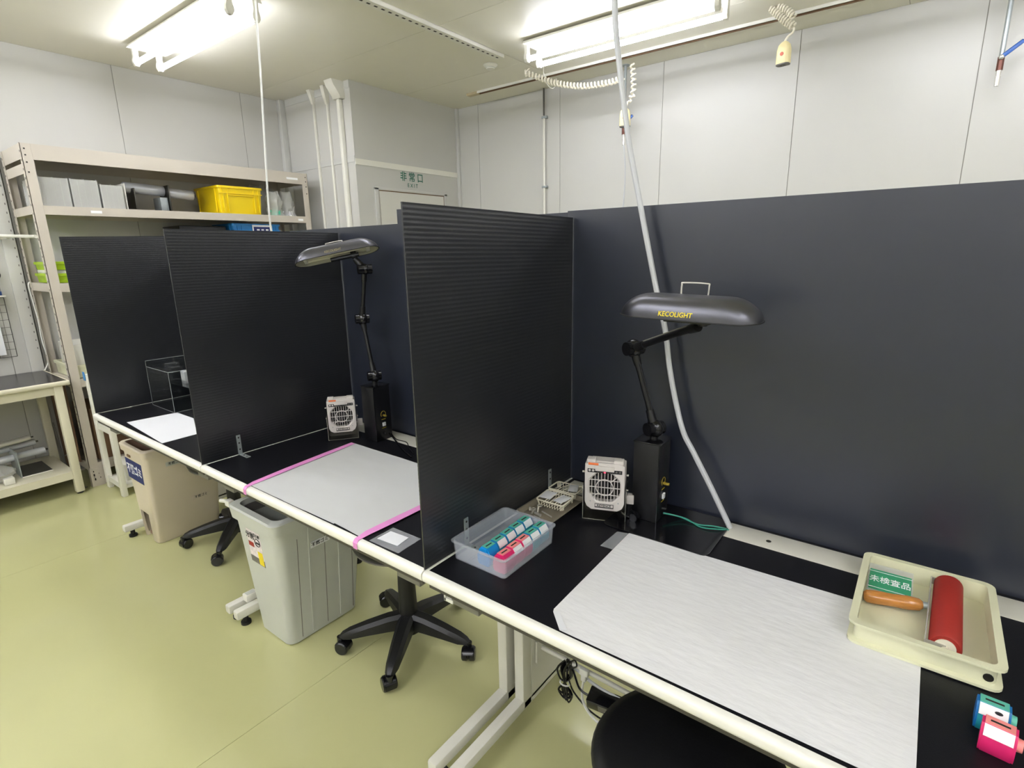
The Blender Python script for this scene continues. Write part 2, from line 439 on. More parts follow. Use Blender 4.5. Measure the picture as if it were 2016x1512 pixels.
PC = obj('divider_panel', ribbed(-.0, -.006, .684, .722, 1.591, 1.583, amp=.00022, warp=.0015), SHEET, cat='partition', label='black ribbed divider between the middle desk and the nearest desk')
brackets(PB, -1.1955, [.135], 1); brackets(PC, .0045, [.145, .548], 1)
def backpanel(x0, x1, y, z0, z1, lab):
    g = G(); nz = 2
    g.box(x0, x1, y, y + .004, z0, z1)
    return obj('back_panel', g, SHEETF, smooth=0, cat='partition', label=lab)
backpanel(-2.39, -1.2055, .690, .60, 1.60, 'black sheet standing along the rear edge of the far desk')
backpanel(-1.205, -.0205, .690, .60, 1.60, 'black sheet behind the middle desk, behind its arm lamp and ioniser')
backpanel(-.815, -.63, .6955, .60, 1.655, 'narrow taller black sheet peeking out behind the middle desk, forming a step')
backpanel(-.020, 1.75, .690, .60, 1.604, 'wide black sheet behind the nearest desk, behind the hanging white cable')

# ------------------------------------------------------------------ papers and tapes on the desks
def sheet(poly, z, th=.0006):
    g = G(); g.prism(poly, 'z', z, z + th); return g
g = G()
def wav(x, y, a): return a * (noise.noise(Vector((x * 7, y * 16, 1.3))) + .5 * noise.noise(Vector((x * 20, y * 30, 4))))
def ppr(i, j):
    y = .004 + .006 * i + .449 * j + .016 * i * j
    xl = .343 + max(0, (.05 - y) / .05) * .05 - .012 * j
    x = xl + (.985 - xl) * i
    e = min(1, min(i, 1 - i, j, 1 - j) * 6)
    return (x, y, .7216 + .0012 * e * abs(wav(x, y, 1)))
g.grid(60, 44, ppr)
obj('table_paper', g, PAPER, cat='paper', label='large wrinkled grey-white paper sheet covering the nearest desk')
g = sheet([(.345, .047), (.39, .003), (.402, .012), (.361, .05)], .7228)
obj('folded_corner', g, PAPER2, bpy.data.objects['table_paper'])
g = sheet([(.297, .349), (.3, .443), (.346, .455), (.347, .352)], .7206, .0004)
obj('clear_tape', g, CLEART, cat='tape', label='strip of clear tape at the rear left corner of the large paper')
g = sheet([(1.037, .052), (1.04, .085), (1.10, .045), (1.09, .02)], .7206, .0004)
obj('clear_tape', g, CLEART, cat='tape', label='piece of clear tape on the nearest desk in front of the pink tape dispenser')
g = sheet([(-2.085, .031), (-2.06, .245), (-1.88, .248), (-1.61, .148), (-1.605, .005)], .7206)
obj('paper_sheet', g, PAPER2, cat='paper', label='plain bright white paper on the far desk')
g = sheet([(-.83, .004), (-.85, .176), (-.416, .182), (-.393, .006)], .7206)
obj('paper_sheet', g, PAPER2, cat='paper', label='white paper lying under the milky sheet on the middle desk')
g = G()
def film(i, j):
    y = .002 + .47 * j
    xl = -.868 - .055 * j; xr = -.266 + .012 * j
    x = xl + (xr - xl) * i
    lift = .006 * math.exp(-((i - .78) / .16) ** 2) * max(0, 1 - j / .45)
    return (x, y, .7218 + .0018 * abs(wav(x, y, 1)) + lift)
g.grid(40, 30, film)
obj('film_sheet', g, FILM, cat='plastic sheet', label='milky translucent sheet with pink taped sides on the middle desk')
FS = bpy.data.objects['film_sheet']
def strip(pts, wd, z):
    g = G(); L = []
    for (x, y, zz, w2) in pts: L.append([(x - w2, y, zz), (x + w2, y, zz), (x + w2, y - .0004, zz + .0006), (x - w2, y - .0004, zz + .0006)])
    g.loft(L); return g
obj('pink_tape', strip([(-.866, -.0182, .694, .009), (-.866, -.0182, .713, .009), (-.866, -.0120, .7204, .009), (-.866, -.004, .7214, .009), (-.87, .02, .7235, .012), (-.885, .15, .7245, .014), (-.905, .33, .7240, .014), (-.92, .47, .7235, .012)], 0, 0), PINK, FS)
obj('pink_tape', strip([(-.262, -.0182, .695, .009), (-.262, -.0182, .713, .009), (-.262, -.0120, .7204, .009), (-.262, -.004, .7218, .009), (-.262, .03, .7245, .013), (-.258, .12, .7250, .014), (-.255, .25, .7245, .013), (-.252, .45, .7235, .012)], 0, 0), PINK, FS)
zb = thing('zip_bag', 'small clear zip bag holding a blank white card by the middle divider corner', 'bag', (-.17, .05, .72))
obj('bag', sheet([(-.229, .005), (-.231, .092), (-.119, .095), (-.113, .008)], .7208, .0008), CLEART, zb)
g = sheet([(-.218, .024), (-.219, .073), (-.150, .078), (-.142, .030)], .7220, .0006); obj('card', g, PAPER2, zb)
# black rubber mat under the lamp
g = G(); g.loft([rrect(.395, .567, z, .150, .112, .018) for z in (.7215, .7240)])
obj('rubber_mat', g, BLACKG, cat='mat', label='thin black mat under the arm lamp on the nearest desk')

# ------------------------------------------------------------------ container boxes
def tray_loft(cx, cy, z, hx, hy, h, t=.0025, r=.012, rim=.006, rimh=.004, foot=0.0, taper=0.0, floor=.003):
    g = G(); L = []
    def q(zz, o, rr=None): return rrect(cx, cy, zz, hx + o, hy + o, (rr or r) + o * .5)
    if foot:
        L += [q(z, rim - .001), q(z + foot, rim - .001), q(z + foot + .002, 0)]
    else: L += [q(z, -taper)]
    L += [q(z + h - rimh, 0), q(z + h - rimh, rim), q(z + h, rim), q(z + h, -t)]
    L += [q(z + floor, -t - taper)]
    g.loft(L, True, True)
    return g
bx = thing('container_box', 'cream plastic box with the red roller and green card inside', 'container', (.98, .47, .7225))
obj('box', tray_loft(.9825, .4685, .7226, .1085, .1480, .0455, t=.003, r=.014, rim=.0105, rimh=.005, foot=.005), CREAMP, bx)
g = G(); g.cyl((1.078, .3208, .742), (1.078, .3190, .742), .0075, seg=14); obj('sensor_dot', g, DSTEEL, bx)
# roller inside
ZI = .7256
rl = thing('rubber_roller', 'red rubber hand roller with varnished wooden handle in the cream box', 'roller', (1.02, .43, ZI))
RA, RB, RR = V(1.024, .597, ZI + .0265), V(1.0165, .352, ZI + .0265), .0256
g = G(); d = (RB - RA)
Mr = Matrix.Translation(RA) @ d.to_track_quat('Z', 'Y').to_matrix().to_4x4(); LL = d.length
g.lathe([(.001, 0), (.022, 0), (RR, .003), (RR, LL - .003), (.023, LL), (.001, LL)], 36, Mr); obj('rubber_sleeve', g, RED, rl, smooth=45)
g = G(); g.lathe([(.001, LL - .001), (.017, LL - .001), (.017, LL + .0025), (.006, LL + .003), (.006, LL + .008), (.001, LL + .008)], 28, Mr); obj('roller_core', g, CREAMB, rl)
g = G(); MF = Matrix.Translation(V(1, .4745, ZI + .0265)) @ Matrix.Rotation(math.radians(-1.7), 4, 'Z'); g.box(-.0115, -.009, -.128, .128, -.010, .010, .001, M=MF); g.box(-.0115, .021, .1255, .128, -.008, .008, M=MF); g.box(-.0115, .021, -.1285, -.126, -.008, .008, M=MF)
obj('frame', g, STEEL, rl)
g = G(); g.cyl((.991, .487, ZI + .0255), (.978, .486, ZI + .0235), .007); obj('ferrule', g, ZINC, rl)
ha, hb = V(.981, .4865, ZI + .0235), V(.878, .468, ZI + .0155); d = hb - ha
Mh = Matrix.Translation(ha) @ d.to_track_quat('Z', 'Y').to_matrix().to_4x4(); L = d.length
g = G(); g.lathe([(.001, 0), (.008, 0), (.0125, .006), (.0148, L * .25), (.0134, L * .5), (.0146, L * .8), (.0136, L - .006), (.008, L), (.001, L)], 20, Mh)
obj('handle', g, WOOD, rl, smooth=60)
cd = thing('sign_card', 'green sign card with white lettering inside the cream box', 'card', (.925, .515, ZI))
Mc = Matrix.Translation(V(.921, .552, ZI + .0185)) @ Matrix.Rotation(math.radians(2), 4, 'Z') @ Matrix.Rotation(math.radians(16), 4, 'X')
g = G(); g.box(-.042, .042, -.038, .046, -.001, .0005, M=Mc); obj('holder', g, CLEART, cd)
g = G(); g.box(-.039, .039, -.034, .028, .0006, .0012, M=Mc); obj('card', g, GREEN, cd)
for yy in (-.028, .0215):
    g = G(); g.box(-.040, .040, yy, yy + .0011, .0012, .0015, M=Mc); obj('line', g, WINK, cd)
xd = Mc.to_3x3() @ V(1, 0, 0); yd = Mc.to_3x3() @ V(0, 1, 0)
text('lettering', '未検査品', .0210, WINK, cd, Mc @ V(0, -.0025, .0016), xd, yd, bold=.0001, sx=.93)

# ------------------------------------------------------------------ clear tray with tape dispensers
ct = thing('clear_tray', 'frosted clear plastic tray of small coloured dispensers beside the near divider', 'tray', (.105, .183, .7206))
obj('tray', tray_loft(.103, .186, .7207, .085, .110, .052, t=.0018, r=.010, rim=.005, rimh=.003, taper=.003, floor=.0022), FROST, ct)
g = G(); g.box(.058, .061, .082, .286, .7229, .7245); g.box(.066, .068, .09, .28, .7229, .7238); obj('floor_rib', g, FROST, ct)
g = G()
for k in range(5): g.cyl((.0735, .115 + .038 * k, .7228), (.0735, .115 + .038 * k, .7233), .0042, seg=12)
obj('floor_holes', g, RACKD, ct, kind='stuff')
def dispenser(name, label, body, side, window, lab=True, loc=(0, 0, 0), rz=0.0, knob=False, group=None, oval=False, tilt=0):
    """rounded-back prism, long axis x (.036), height z, window on the top facet, white label on the slope"""
    t = thing(name, label, 'tape dispenser', loc, rz, group)
    W = .0195 if not knob else .021
    P = [(-.016, 0), (.016, 0), (.0205, .008), (.0215, .022), (.0165, .038), (.008, .048), (-.010, .048), (-.0185, .036), (-.0215, .020), (-.0205, .008)]
    S = [(y * .93, z * .95 + .0003) for y, z in P]
    g = G(); g.prism(P, 'x', -W + .003, W - .003); obj('body', g, body, t, local=True)
    g = G(); g.prism(S, 'x', -W, -W + .0032); obj('end_cap', g, side, t, local=True)
    g = G(); g.prism(S, 'x', W - .0032, W); obj('end_cap', g, side, t, local=True)
    g = G(); g.box(-W + .0035, W - .0035, -.0105, .0085, .0478, .0486); obj('window', g, window, t, local=True)
    g = G(); g.box(-W * .55, W * .55, -.0035, .0005, .0486, .0489); obj('slot', g, RACKD, t, local=True)
    if lab:
        u0, u1 = V(0, -.0100, .0480), V(0, -.0214, .0225)
        dd = (u1 - u0); nn = V(0, -dd.z * -1, dd.y * -1); nn = V(0, dd.z, -dd.y).normalized()
        if nn.y > 0: nn = -nn
        A = V(0, -.0108, .0466); B = V(0, -.0182, .0364); C_ = V(0, -.0196, .0315)
        o_ = .0009
        g = G(); g.prism([(A.y, A.z), (B.y, B.z), (C_.y, C_.z), (C_.y - o_, C_.z), (B.y - o_, B.z + .0003), (A.y - o_ * .8, A.z + .0007)], 'x', -W + .0035, W - .0035); obj('label', g, WINK, t, local=True)
        if oval:
            g = G(); g.sph((.006, -.0158, .0408), .0040, 1.3, .55, .75); obj('mark', g, INK, t, local=True)
    if knob:
        g = G(); g.cyl((W - .002, -.006, .030), (W + .007, -.006, .030), .0105, .0095, seg=18); obj('knob', g, window, t, local=True)
    return t
# two rows inside the tray (long axis along y: rotate 90), labels face +x
rowL = [(CYAN, CYAN, TEALW, False, 'plain bright blue dispenser, front one of the left row in the clear tray'),
        (TEAL, BLUEDK, TEALW, True, 'teal dispenser directly behind the plain bright blue one in the clear tray'),
        (TEAL, BLUEDK, TEALW, True, 'teal dispenser third from the front in the left row of the clear tray'),
        (TEAL, BLUEDK, TEALW, True, 'teal dispenser fourth from the front in the left row of the clear tray'),
        (TEAL, BLUEDK, TEALW, True, 'teal dispenser at the rear of the left row in the clear tray')]
rowR = [(MAGEN, MAGEN, PINKW, False, 'plain pink dispenser at the front corner of the clear tray'),
        (MAGEN, MAGEN, PINKW, True, 'pink labelled dispenser directly behind the plain pink one in the clear tray'),
        (MAGEN, MAGEN, PINKW, True, 'pink labelled dispenser just in front of the two teal ones in the right row'),
        (TEAL, BLUEDK, TEALW, True, 'teal dispenser directly behind the last pink one in the clear tray'),
        (TEAL, BLUEDK, TEALW, True, 'teal dispenser at the rear right corner of the clear tray')]
for row, X, ya in ((rowL, .109, .1120), (rowR, .1605, .1100)):
    for k, (b_, s_, w_, lb, txt) in enumerate(row):
        dispenser('tape_dispenser', txt, b_, s_, w_, lb, (X - .0022 * k * (1 if X < .15 else .9), ya + .0405 * k, .7242), PI / 2 + .025 * ((k * 7) % 3 - 1), group='dispensers in the clear tray')
dispenser('tape_dispenser', 'turquoise dispenser with a dark oval mark beside the cream box', TEAL, BLUEDK, TEALW, True, (1.077, .219, .7207), math.radians(-4), knob=True, oval=True, group='dispensers beside the cream box')
dispenser('tape_dispenser', 'pink dispenser with a round knob at the right edge of the nearest desk', MAGEN, MAGEN, PINKW, True, (1.081, .170, .7207), math.radians(-7), knob=True, group='dispensers beside the cream box')

# ------------------------------------------------------------------ steel tray with baskets
st = thing('steel_tray', 'shallow stainless steel tray beside the near divider, holding baskets and fittings', 'tray', (.07, .45, .7206))
obj('tray', tray_loft(.0735, .455, .7207, .062, .098, .0145, t=.0012, r=.014, rim=.004, rimh=.0015, taper=.008, floor=.0018), STAINL, st, smooth=50)
def basket(lab, loc, rz, tilt, hx=.047, hy=.036):
    t = thing('parts_basket', lab, 'basket', loc, rz, 'small cream baskets on the steel tray')
    M = Matrix.Rotation(tilt, 4, 'X')
    g = G(); g.tube([(x, y, .020) for x, y, _ in rrect(0, 0, 0, hx, hy, .008)], .0022, 6, closed=True, M=M); obj('rim', g, CREAMB, t, local=True)
    g = G()
    L = rrect(0, 0, 0, hx - .001, hy - .001, .008)
    for k in range(0, len(L)): g.tube([(L[k][0], L[k][1], .019), (L[k][0] * .93, L[k][1] * .93, .0015)], .0011, 5, M=M)
    for k in range(-4, 5): g.tube([(hx * k / 5, -hy, .019), (hx * k / 5 * .95, -hy * .93, .0015), (hx * k / 5 * .95, hy * .93, .0015), (hx * k / 5, hy, .019)], .0011, 5, M=M)
    obj('wire_sides', g, CREAMB, t, local=True)
    g = G()
    for k in (-.35, .05, .4): g.tube([(hx * k - .004, -hy + .003, .017), (hx * k + .006, 0, .022), (hx * k + .012, hy - .004, .017)], .0013, 5, M=M)
    obj('divider', g, CREAMB, t, local=True)
    return t
b1 = basket('cream wire basket with white packets, overhanging the steel tray fittings', (.083, .462, .7370), math.radians(2), math.radians(3))
b2 = basket('cream wire basket behind the other basket, half hidden by the ioniser', (.070, .545, .7340), math.radians(6), math.radians(-4))
for (x, y, z, rz, sx) in ((.057, .461, .7590, .1, .9), (.107, .462, .7580, -.15, .8), (.092, .552, .7560, .4, .7)):
    g = G(); M = Matrix.Translation(V(x, y, z)) @ Matrix.Rotation(rz, 4, 'Z')
    g.grid(8, 8, lambda i, j: ((i - .5) * .042 * sx, (j - .5) * .052, .003 * math.sin(i * PI) * math.sin(j * PI) + .0015 * noise.noise(Vector((i * 4 + x * 90, j * 4, 0)))), M=M)
    obj('paper_packet', g, PAPER2, cat='packet', group='white packets in the baskets',
        label={.057: 'white packet at the left of the front basket', .107: 'white packet at the right of the front basket', .092: 'white packet in the rear basket'}[x])
ft = thing('metal_fitting', 'nickel fitting with two rings and a spout lying on the steel tray', 'fitting', (.06, .405, .7225))
g = G(); g.tube([(.055 + .0065 * math.cos(a * PI / 6), .418 + .0065 * math.sin(a * PI / 6), .740) for a in range(12)], .0022, 6, closed=True)
g.tube([(.043 + .006 * math.cos(a * PI / 6), .403 + .006 * math.sin(a * PI / 6), .732) for a in range(12)], .0022, 6, closed=True); obj('ring', g, STEEL, ft)
g = G(); g.cyl((.055, .411, .739), (.06, .398, .7255), .003); g.cyl((.047, .398, .731), (.048, .385, .7255), .003); g.cyl((.034, .397, .728), (.034, .397, .7385), .0035); g.cyl((.037, .399, .7265), (.05, .405, .728), .0028); obj('arm', g, STEEL, ft)
g = G(); g.cyl((.055, .393, .7272), (.078, .388, .7272), .0045); obj('pin', g, STEEL, cat='rod', label='thick short metal pin beside the ringed fitting')
g = G(); g.cyl((.066, .415, .7253), (.108, .402, .7253), .0024); obj('rod', g, STEEL, cat='rod', label='thin long metal rod on the steel tray below the baskets')
g = G(); g.cyl((.062, .378, .7248), (.083, .376, .7248), .0022); obj('pin', g, STEEL, cat='rod', label='thin short metal pin closest to the clear tray')

# ------------------------------------------------------------------ ionisers
def ioniser(label):
    t = thing('ioniser_fan', label, 'ioniser', (0, 0, 0), 0, 'desk ionisers')
    Y0 = .004
    # bracket: base plate, two side arms, rear plate
    g = G(); g.box(-.062, .062, 0, .062, 0, .0016); g.box(-.062, -.0604, 0, .062, 0, .105); g.box(.0604, .062, 0, .062, 0, .105); g.box(-.062, .062, .060, .0616, 0, .05)
    obj('bracket', g, DSTEEL, t, local=True)
    g = G(); g.tube([(-.0613, .0004, .105), (-.0613, .0004, .0008), (.0613, .0004, .0008), (.0613, .0004, .105)], .0011, 4); obj('bracket_edge', g, STEEL, t, local=True)
    g = G()
    for s in (-1, 1): g.tube([(s * (.026 + .010 * math.sin(k / 8 * PI)), .0598, .010 + .030 * k / 8) for k in range(9)], .0016, 6)
    obj('bracket_slots', g, RACKD, t, local=True)
    # body with octagonal opening
    out = [(-.057, .045), (-.042, .030), (.042, .030), (.057, .045), (.057, .168), (.052, .175), (-.052, .175), (-.057, .168)]
    cz, R = .100, .044
    def ring(n, f): return [f(2 * PI * (k + .5) / n) for k in range(n)]
    n = 32
    def inner(a):
        r = R / max(abs(math.cos(a)), abs(math.sin(a)), (abs(math.cos(a)) + abs(math.sin(a))) / 1.47)
        return (r * math.cos(a) * 1.0, cz + r * math.sin(a))
    def outer(a):
        dx, dz = math.cos(a), math.sin(a); best = 9
        for (x0, z0), (x1, z1) in zip(out, out[1:] + out[:1]):
            ex, ez = x1 - x0, z1 - z0; den = dx * ez - dz * ex
            if abs(den) < 1e-9: continue
            tt = ((x0) * ez - (z0 - cz) * ex) / den; uu = ((x0) * dz - (z0 - cz) * dx) / den
            if tt > 0 and -1e-6 <= uu <= 1 + 1e-6: best = min(best, tt)
        return (best * dx, cz + best * dz)
    I, O = ring(n, inner), ring(n, outer)
    P3 = lambda L, y: [(x, y, z) for x, z in L]
    g = G(); g.loft([P3(O, Y0 + .052), P3(O, Y0 + .002), P3([(x * .985, cz + (z - cz) * .985) for x, z in O], Y0), P3([(x * 1.09, cz + (z - cz) * 1.09) for x, z in I], Y0), P3(I, Y0 + .004), P3(I, Y0 + .03)], True, False)
    obj('body', g, IONW, t, local=True, smooth=25)
    g = G(); g.prism([(x * .99, cz + (z - cz) * .99) for x, z in I], 'y', Y0 + .022, Y0 + .026); obj('dark_interior', g, RACKD, t, local=True)
    g = G(); g.cyl((0, Y0 + .021, cz), (0, Y0 + .012, cz), .017, .014, seg=18)
    for k in range(5):
        a = k * 2 * PI / 5
        g.box(.012, .038, -.001, .001, -.009, .009, M=Matrix.Translation(V(0, Y0 + .016, cz)) @ Matrix.Rotation(a, 4, 'Y') @ Matrix.Rotation(.5, 4, 'X'))
    obj('fan_blades', g, BLACKP, t, local=True)
    g = G()
    for k in range(-4, 5):
        x = k * .0092; h = .0445 if abs(x) < .022 else .0445 - (abs(x) - .022) * .9
        g.box(x - .0008, x + .0008, Y0 + .003, Y0 + .006, cz - h, cz + h)
    for k in range(-1, 2):
        z = cz + k * .022; g.box(-.044, .044, Y0 + .002, Y0 + .005, z - .0008, z + .0008)
    g.tube([(.0245 * math.cos(a * PI / 14), Y0 + .003, cz + .0245 * math.sin(a * PI / 14)) for a in range(28)], .0014, 6, closed=True)
    for s in (1, -1): g.tube([(s * .018, Y0 + .003, cz + s * .018), (s * .034, Y0 + .003, cz + s * .034)], .0013, 6)
    obj('grille', g, IONW, t, local=True)
    g = G(); g.box(-.049, .049, Y0 - .001, Y0 + .001, .1455, .1565, .0008); p = obj('control_strip', g, INK, t, local=True)
    for x in (-.043, -.033, .033, .043):
        g = G(); g.cyl((x, Y0 - .001, .152), (x, Y0 - .002, .152), .0036 if x < 0 else .0028, seg=14)
        obj('button', g, IONW if x < 0 else GREYD, p, local=True)
    g = G()
    for x in (-.02, -.013, -.006, .009, .016, .022): g.box(x - .0018, x + .0018, Y0 - .0016, Y0 - .001, .1472, .1482)
    obj('status_marks', g, GREYD, p, local=True, kind='stuff')
    g = G(); g.box(-.002, .003, Y0 - .002, Y0 - .001, .1468, .1488); obj('led', g, LEDR, p, local=True)
    g = G(); g.box(-.027, .027, Y0 - .004, Y0 + .004, .1515, .1665, .0015); obj('front_tab', g, IONW, t, local=True)
    g = G(); g.box(-.052, -.027, Y0 + .004, Y0 + .03, .172, .1835, .002); g.box(.025, .052, Y0 + .004, Y0 + .03, .172, .1835, .002); g.box(-.03, .03, Y0 + .01, Y0 + .02, .172, .1775, .001)
    obj('carry_handle', g, IONW, t, local=True)
    g = G(); g.box(-.047, -.018, Y0 - .0006, Y0 + .0030, .1675, .1742, .0006); obj('orange_label', g, ORANGE, t, local=True)
    g = G(); g.box(-.027, .027, Y0 - .0012, Y0 + .001, .0375, .0500, .0006); p = obj('name_plate', g, INK, t, local=True)
    g = G(); g.box(-.0255, .0255, Y0 - .0018, Y0 - .001, .0408, .0490, .0003); p2 = obj('plate_face', g, IONW, p, local=True)
    text('lettering', 'KEYENCE', .0095, INK, p, (0, Y0 - .0020, .0450), (1, 0, 0), (0, 0, 1), local=True, bold=.0002)
    for s in (-1, 1):
        for zz, r_ in ((.138, .0032), (.092, .0026)):
            g = G(); g.cyl((s * .060, Y0 + .018, zz), (s * .066, Y0 + .018, zz), r_, seg=10); obj('side_screw', g, STEEL, t, local=True)
        g = G(); g.cyl((s * .040, Y0 - .0006, .056), (s * .040, Y0 + .0005, .056), .002, seg=8); obj('face_screw', g, ZINC, t, local=True)
    g = G(); g.box(.060, .082, .030, .052, .045, .072, .002); obj('power_plug', g, IONW, t, local=True)
    return t
ion = ioniser('pale grey fan ioniser in front of the near lamp box, showing a red light')
ion.location = (.2385, .4775, .7208); ion.rotation_euler = (0, 0, math.radians(21))
i2 = dup(ion, loc=(-1.0005, .482, .7208), rz=math.radians(52.8), label='pale grey fan ioniser beside the lamp box on the middle desk')
for c in i2.children:
    for cc in c.children:
        if cc.name.startswith('led'): bpy.data.objects.remove(cc)

# ------------------------------------------------------------------ arm lamps
def armlamp(label, bx0, by0, rz, knobside, J, sc, sax, sdn, txt, mo=.04):
    """J: joints in room coordinates; sc shade centre, sax long axis, sdn direction the opening faces"""
    t = thing('arm_lamp', label, 'lamp', (bx0, by0, .7242 if bx0 > 0 else .7208), rz, 'arm lamps')
    z0 = 0
    g = G(); g.box(-.0375, .0375, 0, .086, 0, .234, .0015); box = obj('base_box', g, BLACKM, t, local=True)
    g = G(); g.box(-.0395, .0395, -.001, .088, .2325, .236, .0008); g.box(.0365, .0385, -.0015, .0, 0, .234); obj('box_edge', g, DSTEEL if False else BLACKG, t, local=True)
    # right-hand side: dial ring, shaft, rocker switch, cord grip and printed marks
    X = .0378
    g = G(); g.tube([(X, .043 + .013 * math.cos(a * PI / 10), .113 + .013 * math.sin(a * PI / 10)) for a in range(-4, 13)], .0013, 6); obj('dial_scale', g, GOLD, box, local=True)
    g = G(); g.cyl((X, .043, .108), (X + .017, .043, .108), .0042, seg=14); obj('dial_shaft', g, GOLD, box, local=True)
    g = G(); g.box(X, X + .005, .034, .050, .062, .078, .001); obj('rocker_switch', g, WINK, box, local=True)
    g = G(); g.cyl((X, .043, .030), (X + .012, .043, .030), .005, .0035); obj('cord_grip', g, BLACKP, box, local=True)
    for zz in (.0905, .053):
        g = G(); g.box(X, X + .0004, .032, .054, zz, zz + .0018); obj('printed_mark', g, YINK, box, local=True)
    # arms
    g = G(); p = V(*J[0]); g.cyl((p.x, p.y, .955), (p.x, p.y, p.z), .012, .010); obj('swivel_post', g, BLACKM, t)
    for k, q in enumerate(J):
        g = G(); g.sph(q, .0265 if k < 2 else .022, 1, .75, 1, 24)
        q = V(*q); g.cyl(q + V(-.012, -.024, 0), q + V(.012, .024, 0), .019, seg=20); g.cyl(q + V(0, -.027, 0), q + V(0, -.022, 0), .007)
        obj('joint', g, BLACKG, t)
    pts = [V(*q) for q in J] + [V(*sc) + V(*sdn).normalized() * .016 + V(*sax).normalized() * mo]
    for a, b in zip(pts, pts[1:]):
        d = (b - a).normalized(); a2 = a + d * .02; b2 = b - d * .018
        g = G(); g.cyl(a2, a2 + d * .035, .0135, .011); g.cyl(a2, b2, .0085); g.cyl(b2 - d * .03, b2, .011, .0125)
        obj('arm', g, BLACKM, t)
        g = G(); off = V(0, 0, .0105) if abs(d.z) < .7 else V(.009, -.004, 0)
        g.cyl(a2 + d * .03 + off, b2 - d * .02 + off, .0022, seg=8); obj('arm_highlight_rod', g, STEEL if abs(d.z) < .7 else BLACKM, t)  # rod draws the arm's highlight: bright on flatter arms, black on steep ones
    # shade
    c = V(*sc); ax = V(*sax).normalized(); dn = V(*sdn); dn = (dn - ax * dn.dot(ax)).normalized(); sd = ax.cross(dn)
    M = Matrix.Identity(4)
    for i in range(3): M[i][0] = ax[i]; M[i][1] = sd[i]; M[i][2] = -dn[i]; M[i][3] = c[i]
    Ls, Ws, Hs = .163, .054, .049
    def lp(ins, z, ix=0.0): return [(x, y, z) for x, y, _ in rrect(0, 0, 0, Ls - ins - ix, max(Ws - ins, .002), max(Ws - ins - .001, .0015), 6)]
    prof = []
    for k in range(0, 11):
        a = k / 10 * PI / 2; prof.append((Ws * .93 * (1 - math.cos(a) ** .62) if k < 10 else Ws * .93, Hs * math.sin(a) ** .9, .028 * math.sin(a) ** 1.5))
    g = G(); LL = [lp(i, z, ix) for i, z, ix in prof]
    LI = [[(x * .972, y * .93, z - .0016) for x, y, z in L] for L in LL[::-1]]
    LI[-1] = [(x * .98, y * .95, .0) for x, y, z in LL[0]]
    g.loft([*LL[::-1]], True, False, M=M)
    sh = obj('lamp_shade', g, SHADE, t, smooth=60)
    g = G(); g.loft([*[[(x, y, min(z, Hs - .012)) for x, y, z in L] for L in LI]], True, False, M=M); obj('shade_inside', g, REFL, sh, smooth=60)
    g = G(); g.tube([Vector(p) + V(0, 0, 0) for p in LL[0]], .0016, 6, closed=True, M=M); obj('shade_rim', g, BLACKP, sh)
    g = G()
    for s in (-1, 1): g.cyl((-.115, s * .02, .012), (.115, s * .02, .012), .0085, seg=14, M=M)
    obj('tube', g, OFFTUBE, sh)
    g = G(); g.box(.112, .128, -.03, .03, .003, .026, .002, M=M); g.box(-.128, -.116, -.03, .03, .003, .026, .002, M=M); obj('tube_socket', g, IVORY, sh)
    g = G(); g.box(mo - .09, mo + .02, -.012, .012, -.014, -.002, .002, M=M); g.cyl((mo, 0, -.018), (mo, 0, .012), .011, M=M); obj('mount_bar', g, BLACKM, sh)
    g = G(); g.tube([M @ p for p in smoothpath([V(-.032, .036, Hs - .016), V(-.033, .040, Hs + .016), V(-.028, .041, Hs + .022), V(.026, .041, Hs + .022), V(.031, .040, Hs + .016), V(.030, .036, Hs - .016)], 5)], .0021, 8)
    obj('handle', g, STEEL, sh)
    if txt is not None:
        # lettering on the side, following the slope of the shade
        yy = -Ws + .0016 if txt > 0 else Ws - .0016
        o = M @ V(-.012, (-1 if txt > 0 else 1) * (Ws - .0005), .0125)
        up = M.to_3x3() @ V(0, .14 * (1 if txt > 0 else -1), 1)
        text('lettering', 'KECOLIGHT', .0155 if txt == 1 else .0125, YINK if txt == 1 else mat('dull_gold_ink', (150, 140, 105), .4), sh, o, ax if txt > 0 else -ax, up, bold=.00025, shear=.12, sx=.92)  # second lamp's lettering in a duller gold
    return t
armlamp('black arm lamp with yellow lettering on its shade, on the nearest desk', .3335, .5415, math.radians(1), 1,
        [(.335, .588, .990), (.266, .582, 1.215)], (.472, .42, 1.332), (1, .0, -.022), (0, .07, -1), 1, .035)
armlamp('black arm lamp on the middle desk, shade tilted up with unlit tubes showing', -.884, .534, math.radians(3), 1,
        [(-.882, .575, .995), (-.931, .575, 1.228), (-.885, .572, 1.428)], (-.958, .505, 1.478), (.58, .79, .19), (.20, -.16, -.95), 2, .06)
